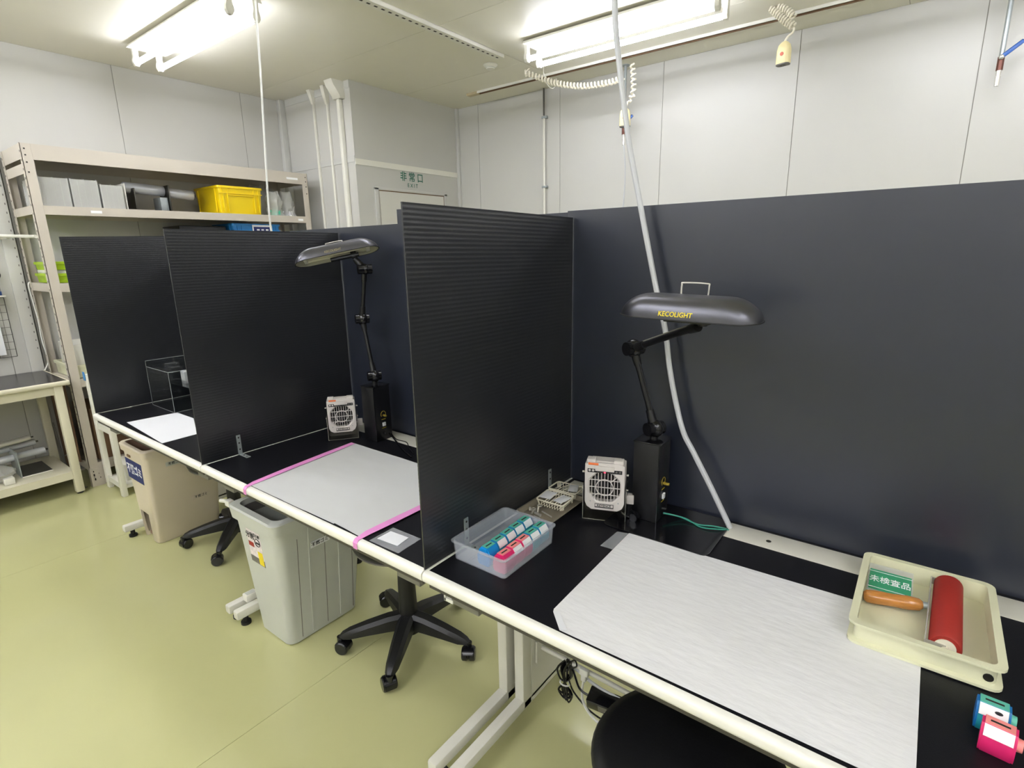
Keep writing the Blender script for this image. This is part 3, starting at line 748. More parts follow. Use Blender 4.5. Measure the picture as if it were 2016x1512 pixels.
# power leads at the lamp boxes
g = G(); g.tube(smoothpath([(.378, .575, .745), (.42, .60, .735), (.47, .60, .727), (.51, .615, .727), (.545, .63, .722)]), .0022, 6)
g.tube(smoothpath([(.378, .578, .745), (.43, .615, .727), (.48, .59, .727), (.52, .60, .728), (.548, .628, .722)]), .0018, 6)
obj('power_lead', g, CABLET, cat='cable', label='green twin lead from the near lamp box into the white desk strip')
g = G(); g.tube(smoothpath([(-.845, .60, .745), (-.80, .59, .727), (-.74, .56, .725), (-.68, .53, .724), (-.60, .50, .7225)]), .003, 6)
g.tube(smoothpath([(-.845, .61, .74), (-.80, .60, .726), (-.74, .60, .725), (-.68, .56, .724), (-.62, .53, .7225)]), .002, 6)
obj('power_lead', g, BLACKG, cat='cable', label='black lead trailing behind the middle lamp box')
g = G(); g.tube(smoothpath([(.305, .515, .76), (.32, .53, .74), (.315, .535, .727), (.29, .53, .7265), (.27, .53, .735)]), .0035, 6)
g.cyl((.312, .515, .735), (.312, .54, .735), .012, seg=14)
obj('power_lead', g, BLACKG, cat='cable', label='black ioniser lead looped between the near ioniser and lamp box')

# ------------------------------------------------------------------ acrylic case on the far desk
ac = thing('acrylic_case', 'clear acrylic case with small white boxes inside on the far desk', 'case', (-2.2, .36, .7207))
AX0, AX1, AY0, AY1, AZ0, AZ1 = -2.335, -2.06, .235, .52, .7208, .960
for a in ((AX0, AX1, AY0, AY0 + .003, AZ0, AZ1 - .03), (AX0, AX1, AY1 - .003, AY1, AZ0, AZ1), (AX0, AX0 + .003, AY0, AY1, AZ0, AZ1), (AX1 - .003, AX1, AY0, AY1, AZ0, AZ1 - .03), (AX0, AX1, AY0, AY1, AZ0, AZ0 + .003), (AX0, AX1, AY0 + .1, AY1, AZ0 + .10, AZ0 + .103)):
    g = G(); g.box(*a); obj('acrylic_sheet', g, ACRYL, ac, smooth=0)
g = G()
def ebar(p, q): g.tube([p, q], .0014, 4)
for z in (AZ0 + .001, AZ1 - .03):
    ebar((AX0, AY0, z), (AX1, AY0, z)); ebar((AX1, AY0, z), (AX1, AY1, z))
ebar((AX0, AY0, AZ1), (AX0, AY1, AZ1)); ebar((AX0, AY0, AZ0), (AX0, AY0, AZ1)); ebar((AX1, AY0, AZ0), (AX1, AY0, AZ1 - .03)); ebar((AX0, AY0, AZ0 + .001), (AX0, AY1, AZ0 + .001)); ebar((AX1, AY1, AZ0), (AX1, AY1, AZ1)); ebar((AX0, AY1, AZ0), (AX0, AY1, AZ1))
obj('case_edges', g, ACRE, ac)
for k, (x, y, wx, hz, lb) in enumerate(((-2.25, .40, .05, .065, 'small white box at the left inside the acrylic case'), (-2.16, .42, .06, .075, 'small white box at the right inside the acrylic case'))):
    g = G(); g.box(x - wx / 2, x + wx / 2, y - .03, y + .03, AZ0 + .1035, AZ0 + .1035 + hz, .001)
    obj('small_box', g, mat('dim_card_%d' % k, (190, 190, 190), .6), cat='box', label=lb, group='boxes in the acrylic case')

# ------------------------------------------------------------------ office stools
def stool(label, x, y, a0, zs=.475, gr='black desk stools'):
    t = thing('office_stool', label, 'stool', (x, y, 0), 0, gr)
    g = G(); g.lathe([(.02, .045), (.045, .05), (.05, .09), (.045, .118), (.03, .13), (.02, .13)], 20); obj('hub', g, BLACKP, t, local=True, smooth=50)
    for k in range(5):
        a = a0 + k * 2 * PI / 5; M = Matrix.Rotation(a, 4, 'Z')
        L = []
        for r, zt, zb_, hw in ((.02, .132, .070, .030), (.08, .126, .070, .029), (.16, .109, .066, .026), (.225, .092, .060, .022), (.252, .080, .062, .018), (.264, .068, .064, .012)):
            L.append([(r, -hw, zb_), (r, hw, zb_), (r, hw, zt - .012), (r, hw * .55, zt), (r, -hw * .55, zt), (r, -hw, zt - .012)])
        g = G(); g.loft(L, M=M); obj('base_arm', g, BLACKP, t, local=True, smooth=40)
        g = G(); Mk = M @ Matrix.Translation(V(.262, 0, 0)) @ Matrix.Rotation(.6 + k * 1.3, 4, 'Z')
        for s in (-1, 1):
            prof = [(.002, 0), (.022, 0), (.0265, .004), (.0265, .019), (.023, .023), (.002, .023)]
            g.lathe(prof, 22, Mk @ Matrix.Translation(V(-.012, s * .002, .0265)) @ Matrix.Rotation(-s * PI / 2, 4, 'X'))
        g.cyl((0, 0, .03), (0, 0, .066), .012, M=Mk)
        g.loft([[(-.012 + .029 * math.cos(u), w_, .0265 + .029 * math.sin(u)) for u in [PI * q / 8 for q in range(-1, 8)]] + [(-.012, w_, .0265)] for w_ in (-.018, .018)], M=Mk)
        obj('castor', g, BLACKG, t, local=True, smooth=40)
    g = G(); g.lathe([(.01, .12), (.036, .12), (.030, .38), (.01, .38)], 20); g.cyl((0, 0, .28), (0, 0, zs - .07), .014); obj('gas_column', g, BLACKP, t, local=True, smooth=40)
    g = G(); g.box(-.09, .09, -.07, .07, zs - .085, zs - .062, .004); g.cyl((.05, 0, zs - .075), (.2, -.06, zs - .085), .005); g.cyl((.19, -.056, zs - .0845), (.225, -.07, zs - .086), .008); obj('seat_plate', g, BLACKP, t, local=True)
    g = G(); g.lathe([(.01, zs - .063), (.165, zs - .063), (.185, zs - .052), (.186, zs - .046), (.17, zs - .044), (.01, zs - .044)], 40); obj('seat_pan', g, GREYD, t, local=True, smooth=50)
    g = G(); g.lathe([(.01, zs - .046), (.178, zs - .046), (.190, zs - .036), (.193, zs - .022), (.186, zs - .008), (.165, zs), (.01, zs + .002)], 48); obj('seat', g, SEATB, t, local=True, smooth=60)
    return t
stool('black five-star office stool pushed under the middle desk beside the grey bin', -.553, .392, math.radians(-57.6), zs=.49)
stool('black five-star office stool under the far desk behind the beige bin', -1.914, .395, math.radians(-118), zs=.49)
stool('black round stool seat at the bottom of the view under the nearest desk', .643, .085, .3, zs=.50)

# ------------------------------------------------------------------ bins
gb = thing('waste_bin', 'light grey plastic waste bin with a printed sticker under the middle desk', 'bin', (-1.0, .24, 0))
def q(z, x0, x1, y0, y1, r): return rrect((x0 + x1) / 2, (y0 + y1) / 2, z, (x1 - x0) / 2, (y1 - y0) / 2, r, 6)
B0, B1 = (-1.118, -.893, .082, .40), (-1.150, -.838, .050, .445)
def bl(z, o=0.0):
    f = z / .55; return q(z, *(B0[i] + (B1[i] - B0[i]) * f + (-o if i in (0, 2) else o) for i in range(4)), .035)
g = G(); g.loft([bl(0, -.006), bl(.006), bl(.505), bl(.505, .012), bl(.55, .014), bl(.556, .008), bl(.556, -.016), bl(.50, -.016), bl(.02, -.010)], True, True)
obj('bin_body', g, GREYP, gb, smooth=40)
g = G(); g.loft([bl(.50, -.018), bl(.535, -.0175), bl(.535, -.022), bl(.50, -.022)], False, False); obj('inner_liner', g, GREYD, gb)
# raised ribs and panel lines on the side facing +x
for yy in (.185, .315):
    g = G()
    L = []
    for z in (.02, .49):
        f = z / .55; x = B0[1] + (B1[1] - B0[1]) * f; L.append([(x - .001, yy - .006, z), (x + .003, yy - .005, z), (x + .003, yy + .005, z), (x - .001, yy + .006, z)])
    g.loft(L); obj('side_rib', g, GREYP, gb)
for yy in (.135, .25, .375):
    g = G(); L = []
    for z in (.02, .46):
        f = z / .55; x = B0[1] + (B1[1] - B0[1]) * f; L.append([(x - .001, yy - .0012, z), (x + .0005, yy - .0012, z), (x + .0005, yy + .0012, z), (x - .001, yy + .0012, z)])
    g.loft(L); obj('panel_line', g, GREYD, gb)
g = G(); g.box(-1.142, -1.118, .046, .054, .528, .540, .001); obj('rim_clip', g, INK, gb)
def onfront(x, z, o=.0006):   # point on the -y face of the grey bin
    return V(x, B0[2] + (B1[2] - B0[2]) * z / .55 - o, z)
def frontquad(x0, x1, z0, z1, o, m, nm, par, sh=0.0):
    g = G(); L = [onfront(x0, z0, o), onfront(x1, z0, o), onfront(x1 + sh, z1, o), onfront(x0 + sh, z1, o)]
    b_ = [p + V(0, .0005, 0) for p in L]; g.loft([b_, L]); return obj(nm, g, m, par, smooth=0)
sk = frontquad(-1.062, -.962, .335, .478, .0008, PHOTO, 'sticker', gb)
frontquad(-1.062, -.962, .335, .362, .0014, GREYD, 'sticker_band', sk)
frontquad(-1.0, -.966, .338, .395, .0020, YINK, 'sticker_patch', sk)
frontquad(-1.058, -1.02, .405, .425, .0018, RED, 'sticker_stripe', sk)
text('lettering', '分別', .030, INK, sk, onfront(-1.038, .452, .0020), (1, 0, 0), (0, -.06, 1), bold=.0005)
text('lettering', 'ゴミ箱', .016, INK, sk, onfront(-.990, .462, .0020), (1, 0, 0), (0, -.06, 1), bold=.0003)
g = G(); g.tube([onfront(-.988 + .018 * math.cos(a * PI / 9), .435 + .016 * math.sin(a * PI / 9), .002) for a in range(18)], .0014, 5, closed=True); g.box(-.998, -.974, .054, .0555, .430, .436); obj('sticker_drawing', g, INK, sk)
def xs_(z): return B0[1] + (B1[1] - B0[1]) * z / .55
g = G(); L = [(xs_(.395) + .0034, .187, .395), (xs_(.395) + .0034, .272, .395), (xs_(.42) + .0034, .272, .42), (xs_(.42) + .0034, .187, .42)]
g.loft([[(x - .003, y, z) for x, y, z in L], L]); lt = obj('tape_label', g, WINK, gb, smooth=0)
text('lettering', '不燃ゴミ', .019, INK, lt, (xs_(.408) + .0042, .228, .4075), (0, 1, 0), (.09, 0, 1), bold=.0002)

bb = thing('waste_bin', 'beige pedal bin with a blue label under the far desk', 'bin', (-2.29, .26, 0))
C0, C1 = (-2.362, -2.192, .098, .425), (-2.455, -2.150, .088, .46)
C0 = (-2.375, -2.192, .098, .425)
def cl(z, o=0.0):
    f = z / .53; return q(z, *(C0[i] + (C1[i] - C0[i]) * f + (-o if i in (0, 2) else o) for i in range(4)), .028)
g = G(); g.loft([cl(0, -.004), cl(.006), cl(.495), cl(.495, .009), cl(.528, .010), cl(.534, .004), cl(.534, -.012), cl(.49, -.012), cl(.02, -.010)], True, True)
body = obj('bin_body', g, BEIGEP, bb, smooth=40)
g = G(); g.box(-2.358, -2.250, .05, .18, -.02, .160); cut = obj('cut', g, BEIGEP, smooth=0)
md = body.modifiers.new('notch', 'BOOLEAN'); md.operation = 'DIFFERENCE'; md.object = cut
bpy.context.view_layer.update()
cut.matrix_world = Matrix.Identity(4)
nm = bpy.data.meshes.new_from_object(body.evaluated_get(bpy.context.evaluated_depsgraph_get()))
body.modifiers.clear(); body.data = nm; bpy.data.objects.remove(cut)
g = G(); g.box(-2.355, -2.253, .150, .153, .012, .155); obj('pedal_recess', g, GREYD, bb)
g = G(); g.box(-2.335, -2.272, .112, .150, .018, .034, .003); obj('pedal', g, BROWNP, bb)
g = G(); g.loft([cl(.40, -.0125), cl(.530, -.0125), cl(.530, -.0145), cl(.40, -.0145)], False, False); obj('inner_liner', g, BROWNP, bb)
def onf2(x, z, o=.0006): return V(x, C0[2] + (C1[2] - C0[2]) * z / .53 - o, z)
g = G(); g.box(-2.375, -2.335, .084, .0895, .466, .478, .001); obj('grip_slot', g, CARD, bb)
L = [onf2(-2.425, .338, .0012), onf2(-2.215, .338, .0012), onf2(-2.205, .452, .0012), onf2(-2.425, .452, .0012)]
g = G(); g.loft([[p + V(0, .001, 0) for p in L], L]); lb = obj('blue_label', g, NAVY, bb, smooth=0)
text('lettering', '不燃ゴミ', .058, WINK, lb, onf2(-2.315, .395, .0020), (1, 0, 0), (0, -.02, 1), bold=.0018, sx=.86)
def xs2(z): return C0[1] + (C1[1] - C0[1]) * z / .53
for (yy, zz, hh) in ((.235, .435, .012), (.34, .20, .012)):
    g = G(); L = [(xs2(zz - hh) + .0012, yy - .05, zz - hh), (xs2(zz - hh) + .0012, yy + .04, zz - hh), (xs2(zz + hh) + .0012, yy + .04, zz + hh), (xs2(zz + hh) + .0012, yy - .05, zz + hh)]
    g.loft([[(x - .002, y, z) for x, y, z in L], L]); lt = obj('tape_label', g, GREYP if zz > .3 else BEIGEP, bb, smooth=0)
    text('lettering', '不燃ゴミ', .017, INK, lt, (xs2(zz) + .0018, yy - .005, zz), (0, 1, 0), (.08, 0, 1), bold=.0002)

# ------------------------------------------------------------------ small outlet block on the desk feet and things under the desks
g = G(); g.box(-1.232, -1.196, .075, .125, .0762, .108, .004); ob = obj('outlet_block', g, WHITE, cat='outlet', label='small white outlet block on the desk feet beside the grey bin')
g = G(); g.box(-1.226, -1.202, .082, .118, .108, .1088); obj('outlet_face', g, GREYP, ob)
g = G(); g.cyl((.045, .44, .222), (.62, .44, .205), .0075); g.box(.040, .0465, .41, .45, .18, .26); obj('cable_rail', g, FRAMEW, deskC)
g = G(); g.tube(smoothpath([(.06, .445, .215), (.15, .45, .200), (.26, .43, .190), (.38, .44, .184), (.5, .45, .2)]), .005, 6); obj('cable', g, CABLEG, cat='cable', label='grey cable lying along the rail below the nearest desk')
ad = thing('power_adapter', 'black power adapter hanging below the nearest desk beside the stool', 'adapter', (.29, .41, .17))
Ma = Matrix.Translation(V(.298, .415, .166)) @ Matrix.Rotation(math.radians(8), 4, 'Z') @ Matrix.Rotation(math.radians(14), 4, 'X')
g = G(); g.box(-.058, .058, -.026, .026, -.019, .019, .004, M=Ma); obj('case', g, BLACKG, ad)
g = G(); g.box(-.02, .05, -.0265, -.0258, -.012, .012, M=Ma); pl = obj('rating_label', g, GREYD, ad)
g = G(); g.box(.0, .022, -.0272, -.0264, -.009, -.005, M=Ma); obj('white_mark', g, WINK, pl)
g = G(); g.tube(smoothpath([Ma @ V(-.056, 0, 0), Ma @ V(-.09, .004, .012), (.17, .43, .205), (.15, .437, .222)]), .0035, 6); g.tube(smoothpath([Ma @ V(.05, 0, -.01), (.31, .42, .10), (.24, .43, .085), (.17, .435, .12), (.15, .43, .18)]), .0028, 6); obj('lead', g, BLACKG, ad)
g = G()
for k in range(7):
    a = k * .55; dx = .008 * math.cos(a * 3); dy = .006 * math.sin(a * 5)
    g.tube(smoothpath([(.148 + dx, .432 + dy, .228), (.128 + dx * 1.6, .428 + dy, .19), (.132 + dx, .43 + dy, .155), (.138, .43, .142), (.13 + dx * 1.5, .43 + dy, .11), (.146 + dx, .43, .075 + .004 * k), (.158 + dx, .432 + dy, .11), (.142, .43, .142), (.158 + dx, .43 + dy, .18), (.152 + dx, .434, .228)], 4), .003, 5)
g.tube(smoothpath([(.15, .432, .215), (.175, .43, .245), (.182, .43, .225), (.155, .43, .205)], 4), .0028, 5)
cb = obj('cable_bundle', g, BLACKG, cat='cable', label='bundled black cord tied up below the nearest desk')
g = G(); g.tube([(.140 + .017 * math.cos(a * PI / 6), .43 + .012 * math.sin(a * PI / 6), .142) for a in range(12)], .0025, 5, closed=True); obj('cable_tie', g, CABLEW, cb)
wc = thing('plug_lead', 'white flat plug and lead looping below the nearest desk', 'cable', (.23, .43, .2))
g = G(); g.box(.197, .226, .420, .432, .212, .234, .002); g.box(.202, .219, .421, .431, .190, .214, .002); obj('plug', g, CABLEW, wc)
g = G(); g.tube(smoothpath([(.210, .426, .195), (.206, .425, .15), (.212, .425, .11), (.245, .425, .075), (.32, .42, .062), (.42, .43, .058)]), .0042, 6); obj('lead', g, CABLEW, wc)
g = G(); g.cyl((-1.36, .1, .488), (-1.325, .115, .488), .008); g.box(-1.325, -1.29, .10, .125, .474, .5, .003)
# lever of the far stool
bpy.data.objects
obj('seat_lever', g, IVORY, [o for o in bpy.data.objects if o.name.startswith('office_stool') and 'far' in o['label']][0])

# ------------------------------------------------------------------ storage rack at the end wall
rk = thing('storage_rack', 'tall beige steel storage rack against the left wall with perforated posts', 'rack', (-3.63, 1.07, 0))
FX, BX, Y0r, Y1r = -3.395, -3.86, .146, 2.0
for (x, y, sx, sy) in ((FX, Y0r, -1, 1), (FX, Y1r, -1, -1), (BX, Y0r, 1, 1), (BX, Y1r, 1, -1)):
    g = G(); x2, y2 = x + sx * .04, y + sy * .052
    g.box(min(x, x + sx * .003), max(x, x + sx * .003), min(y, y2), max(y, y2), .012, 2.15); g.box(min(x, x2), max(x, x2), min(y, y + sy * .003), max(y, y + sy * .003), .012, 2.15)
    p = obj('post', g, RACKP, rk, smooth=0)
    g = G(); z = .30
    while z < 2.14:
        g.box(min(x + sx * .016, x + sx * .024), max(x + sx * .016, x + sx * .024), min(y - sy * .0008, y), max(y - sy * .0008, y), z, z + .012)
        z += .05
    for z in (2.12, 2.085, 2.045, 1.99):
        g.box(min(x - sx * .0012, x), max(x - sx * .0012, x), y + sy * .018 - .004, y + sy * .018 + .004, z - .004, z + .004)
    obj('post_holes', g, RACKD, p, smooth=0, kind='stuff')
    g = G(); g.box(min(x - sx * .002, x2), max(x - sx * .002, x2), min(y - sy * .002, y2 + sy * .02), max(y - sy * .002, y2 + sy * .02), .0, .012); fp = obj('foot_plate', g, RACKP, p)
g = G(); g.prism([(Y0r - .001, .01), (Y0r + .085, .01), (Y0r + .105, .035), (Y0r + .105, .10), (Y0r + .058, .112), (Y0r - .001, .135)], 'x', FX, FX + .003); ft_ = obj('foot_gusset', g, RACKP, rk)
g = G()
for (dy, dz, s) in ((.018, .105, .005), (.018, .08, .008), (.02, .05, .008), (.045, .085, .003), (.05, .055, .004), (.018, .065, .003)): g.box(FX + .003, FX + .0042, Y0r + dy - s / 2, Y0r + dy + s / 2, dz - s, dz + s)
obj('gusset_holes', g, RACKD, ft_, smooth=0, kind='stuff')
def rshelf(zt, fh, th=.03):
    g = G(); g.box(FX - .002, FX + .001, Y0r + .05, Y1r - .05, zt - fh, zt, .0)
    g.box(BX + .003, FX - .002, Y0r + .004, Y1r - .004, zt - th + .02, zt - .004)
    g.box(BX + .002, BX + .005, Y0r + .05, Y1r - .05, zt - fh, zt)
    g.box(FX - .012, FX - .002, Y0r + .05, Y1r - .05, zt - fh, zt - fh + .003)
    for k in range(4): yy = Y0r + .35 + k * .38; g.box(BX + .005, FX - .004, yy - .02, yy + .02, zt - th, zt - .012)
    s = obj('shelf', g, RACKP, rk, smooth=0)
    for yy in (Y0r + .0035, Y1r - .0065):
        g = G(); g.box(BX + .02, FX - .02, yy, yy + .003, zt - fh * .95, zt); obj('side_beam', g, RACKP, rk, smooth=0)
for zt, fh in ((2.15, .088), (1.805, .052), (1.345, .055), (.735, .055), (.16, .055)): rshelf(zt, fh)
g = G(); g.box(BX + .02, FX - .02, Y0r + .0035, Y0r + .0065, 1.985, 2.04); obj('side_beam', g, RACKP, rk)
for (y, z, w_) in ((.46, 1.777, .06), (1.90, 1.776, .045), (1.86, 2.10, .10)):
    g = G(); g.box(FX + .001, FX + .0018, y - w_ / 2, y + w_ / 2, z - .007, z + .009); obj('shelf_label', g, WINK, rk, smooth=0)
ZS = 1.8055
# clear holders
for k, (ya, yb, h, lb) in enumerate(((.205, .352, .172, 'clear plastic sheet holder, leftmost on the upper rack shelf'), (.360, .505, .172, 'clear plastic sheet holder, middle of three on the upper rack shelf'), (.515, .640, .150, 'clear plastic sheet holder nearest the steel rollers'))):
    t = thing('sheet_holder', lb, 'holder', (-3.6, (ya + yb) / 2, ZS), 0, 'clear holders on the upper shelf')
    for j in range(5):
        y = ya + .004 + (yb - ya - .01) * j / 4; g = G(); g.box(-3.78, -3.43, y, y + .002, ZS, ZS + h - .012 * (j % 2)); obj('plate', g, HOLD, t, smooth=0)
    g = G(); g.box(-3.78, -3.43, ya, yb, ZS, ZS + .003); g.box(-3.78, -3.77, ya, yb, ZS, ZS + h * .9); obj('tray', g, HOLD, t, smooth=0)
    g = G(); g.box(-3.432, -3.43, ya, yb, ZS, ZS + h * .97); g.box(-3.78, -3.43, ya, yb, ZS + h * .97, ZS + h * .975); obj('clear_cover', g, BAG, t, smooth=0)
    g = G()
    for j in range(3):
        yy = ya + .03 + .04 * j; g.cyl((-3.45, yy, ZS + h * .66 - .01 * j), (-3.62, yy, ZS + h * .66 - .01 * j), .012)
    obj('spool', g, GREYD, t)
g = G(); g.box(-3.78, -3.43, .652, .656, ZS, ZS + .165, .001); obj('white_plate', g, WHITE, cat='plate', label='upright white plate between the clear holders and steel rollers')
hd = thing('roller_stand', 'grey angled stand carrying two steel rollers on the upper rack shelf', 'stand', (-3.6, .95, ZS))
g = G(); g.box(-3.68, -3.52, .955, .963, ZS, ZS + .185, .002); obj('plate', g, DSTEEL, hd)
g = G(); g.box(-3.68, -3.52, .735, .743, ZS, ZS + .150, .002); g.box(-3.69, -3.51, .735, 1.0, ZS, ZS + .003); obj('plate', g, DSTEEL, hd)
g = G(); g.box(-3.66, -3.54, .90, .95, ZS + .003, ZS + .10, .002); obj('block', g, ZINC, hd)
def roller(lb, a, b, r, gr, m=STEEL):
    t = thing('steel_roller', lb, 'roller', a, 0, gr); a, b = V(*a), V(*b); d = (b - a); L = d.length
    M = Matrix.Translation(a) @ d.to_track_quat('Z', 'Y').to_matrix().to_4x4()
    g = G(); g.lathe([(.002, 0), (r * .92, 0), (r, .004), (r, L - .004), (r * .92, L), (.002, L)], 24, M); obj('roll', g, m, t, smooth=50)
    g = G(); g.lathe([(.001, -.015), (r * .3, -.015), (r * .3, L + .015), (.001, L + .015)], 12, M); obj('axle', g, DSTEEL, t)
    return t
ROLL = mat('roller_chrome', (205, 208, 212), .2, metal=.25)
roller('long steel roller on the upper rack shelf', (-3.6, .70, ZS + .158), (-3.6, .952, ZS + .148), .036, 'steel rollers on the upper shelf', ROLL)
roller('short steel roller between the long roller and the yellow crate', (-3.6, .978, ZS + .140), (-3.6, 1.15, ZS + .130), .034, 'steel rollers on the upper shelf', ROLL)
# crates
def crate(name, lb, x0, x1, y0, y1, z0, h, m, gr=None, ribs=True):
    t = thing(name, lb, 'crate', ((x0 + x1) / 2, (y0 + y1) / 2, z0), 0, gr)
    hx, hy = (x1 - x0) / 2, (y1 - y0) / 2
    obj('crate_body', tray_loft((x0 + x1) / 2, (y0 + y1) / 2, z0, hx - .008, hy - .008, h, t=.004, r=.015, rim=.008, rimh=.016, taper=.014 if ribs else .004), m, t)
    if ribs:
        for y in (y0 + .04, y0 + .075, y1 - .075, y1 - .04):
            g = G(); g.box(x1 - .013, x1 - .003, y - .003, y + .003, z0 + .01, z0 + h - .016); obj('rib', g, m, t)
        for za, zb_, yy in ((z0 + h * .66, z0 + h * .69, .075), (z0 + h - .055, z0 + h - .048, .01)):
            g = G(); g.box(x1 - .014, x1 - .002, y0 + yy, y1 - yy, za, zb_); obj('rib', g, m, t)
        for x in (x0 + .06, x1 - .06):
            g = G(); g.box(x - .003, x + .003, y0 + .003, y0 + .012, z0 + .01, z0 + h - .016); obj('rib', g, m, t)
    return t
crate('storage_crate', 'bright yellow plastic crate on the upper rack shelf', -3.80, -3.405, 1.245, 1.600, ZS, .200, YELLOW)
cb = crate('storage_crate', 'blue plastic crate with a blue and white label below the yellow crate', -3.80, -3.45, 1.345, 1.745, 1.3455, .392, BLUEP)
g = G(); g.box(-3.449, -3.4475, 1.50, 1.665, 1.58, 1.728); l1 = obj('crate_label', g, WINK, cb, smooth=0)
g = G(); g.box(-3.4475, -3.447, 1.51, 1.655, 1.60, 1.714); l2 = obj('blue_field', g, NAVY, l1, smooth=0)
for yy in (1.535, 1.572, 1.61):
    g = G(); g.box(-3.447, -3.4464, yy, yy + .022, 1.686, 1.697); obj('white_mark', g, WINK, l1, smooth=0)
g = G(); g.box(-3.80, -3.50, .98, 1.32, 1.3455, 1.715, .01); obj('dark_case', g, BLACKP, cat='case', label='black case beside the blue crate under the upper shelf')
crate('storage_crate', 'lime green tray, lower of the two beside the front rack post', -3.78, -3.43, .165, .50, 1.3455, .058, LIME, 'lime trays', ribs=False)
g = G(); g.box(-3.76, -3.45, .18, .48, 1.402, 1.425, .003); obj('white_tray', g, WHITE, cat='tray', label='thin white tray sandwiched between the two lime green trays')
crate('storage_crate', 'lime green tray, upper of the two beside the front rack post', -3.78, -3.43, .17, .50, 1.4255, .05, LIME, 'lime trays', ribs=False)
crate('storage_crate', 'cream plastic tray on the middle rack shelf behind the front post', -3.82, -3.42, .17, .62, .7355, .085, CREAMP, ribs=False)
g = G(); g.box(-3.78, -3.46, .21, .58, .741, .95, .006); obj('white_box', g, WHITE, cat='box', label='white box standing in the cream tray on the rack')
g = G(); g.box(-3.80, -3.44, .22, .60, .1605, .52, .004); obj('carton', g, CARD, cat='box', label='brown carton low in the storage rack behind the front post')
g = G(); g.box(-3.72, -3.43, .62, .95, .1605, .44, .004); obj('carton', g, GREYD, cat='box', label='grey carton low in the storage rack beside the brown one')
# plastic bags on the upper shelf
def bagblob(lb, x, y, rx, ry, h, base=None):
    t = thing('plastic_bag', lb, 'bag', (x, y, ZS), 0, 'plastic bags on the upper shelf')
    g = G(); L = []
    for k in range(11):
        f = k / 10; s = (1 - .12 * f - .25 * max(0, f - .7) / .3) * (1 + .12 * noise.noise(Vector((f * 4, y * 9, 2))))
        L.append([(x + rx * s * math.cos(a) * (1 + .5 * noise.noise(Vector((math.cos(a) * 2.5, math.sin(a) * 2.5 + y * 7, f * 3)))), y + ry * s * math.sin(a) * (1 + .5 * noise.noise(Vector((math.cos(a) * 3, math.sin(a) * 3, f * 4 + x)))), ZS + h * f + .006 * math.sin(3 * a) * f) for a in [2 * PI * q_ / 24 for q_ in range(24)]])
    g.loft(L); obj('bag_film', g, BAG, t, smooth=70)
    if base:
        g = G(); g.loft([[(x + rx * .8 * math.cos(a), y + ry * .8 * math.sin(a), ZS + zz) for a in [2 * PI * q_ / 16 for q_ in range(16)]] for zz in (.001, .045)]); obj('contents', g, base, t)
    return t
bagblob('crumpled clear bag with a green bottom on the upper rack shelf', -3.50, 1.735, .07, .058, .19, TEALB)
bagblob('tall crumpled clear bag beside the right rack post', -3.53, 1.862, .08, .060, .20, PAPER2)
bagblob('large clear bag behind the yellow crate', -3.74, 1.74, .08, .09, .26)

# ------------------------------------------------------------------ white trolley between rack and desks
tr = thing('utility_trolley', 'small white two-tier trolley between the rack and the beige bin', 'trolley', (-3.19, .38, 0))
for x in (-3.33, -3.075):
    for y in (.205, .545):
        g = G(); g.box(x, x + .045, y, y + .03, .0, .775, .004); obj('leg', g, WHITE, tr)
for z in (.075, .44, .745):
    g = G(); g.box(-3.325, -3.05, .21, .57, z - .028, z, .004); g.box(-3.325, -3.05, .21, .215, z, z + .012); obj('shelf', g, WHITE, tr)
g = G(); g.box(-3.335, -3.30, .20, .203, .735, .79); obj('blue_sticker', g, BLUEP, tr)
g = G(); g.box(-3.30, -3.10, .26, .5, .076, .19, .01); obj('white_container', g, WHITE, cat='container', label='low white container on the bottom tier of the white trolley')

# ------------------------------------------------------------------ workbench at the left
wb = thing('workbench', 'cream workbench with black top at the left edge', 'workbench', (-3.6, -.8, 0))
g = G(); g.box(-3.885, -3.335, -1.75, .118, .722, .7495); obj('benchtop', g, mat('bench_laminate', (52, 50, 50), .22, var=.05), wb)
g = G(); P = [(-3.34, .7505), (-3.331, .7495), (-3.326, .744), (-3.326, .728), (-3.331, .722), (-3.34, .721)]
g.loft([[(x, yy, z) for x, z in P] for yy in (-1.75, .126)]); g.box(-3.885, -3.335, .118, .126, .722, .7503); obj('edging', g, CREAMW, wb, smooth=50)
for y in (.045, -1.70):
    for x in (-3.385, -3.86):
        g = G(); g.box(x, x + .045, y, y + .045, .012, .722, .004); obj('leg', g, CREAMW, wb)
        g = G(); g.cyl((x + .022, y + .022, 0), (x + .022, y + .022, .013), .018); obj('rubber_foot', g, RUBBER, wb)
g = G(); g.box(-3.375, -3.350, -1.66, .045, .668, .722); g.box(-3.85, -3.83, -1.66, .045, .668, .722); g.box(-3.84, -3.36, .05, .075, .668, .722); obj('apron', g, CREAMW, wb)
g = G(); g.box(-3.86, -3.350, -1.70, .06, .135, .158, .002); g.box(-3.352, -3.346, -1.66, .045, .108, .158); obj('lower_shelf', g, CREAMW, wb)
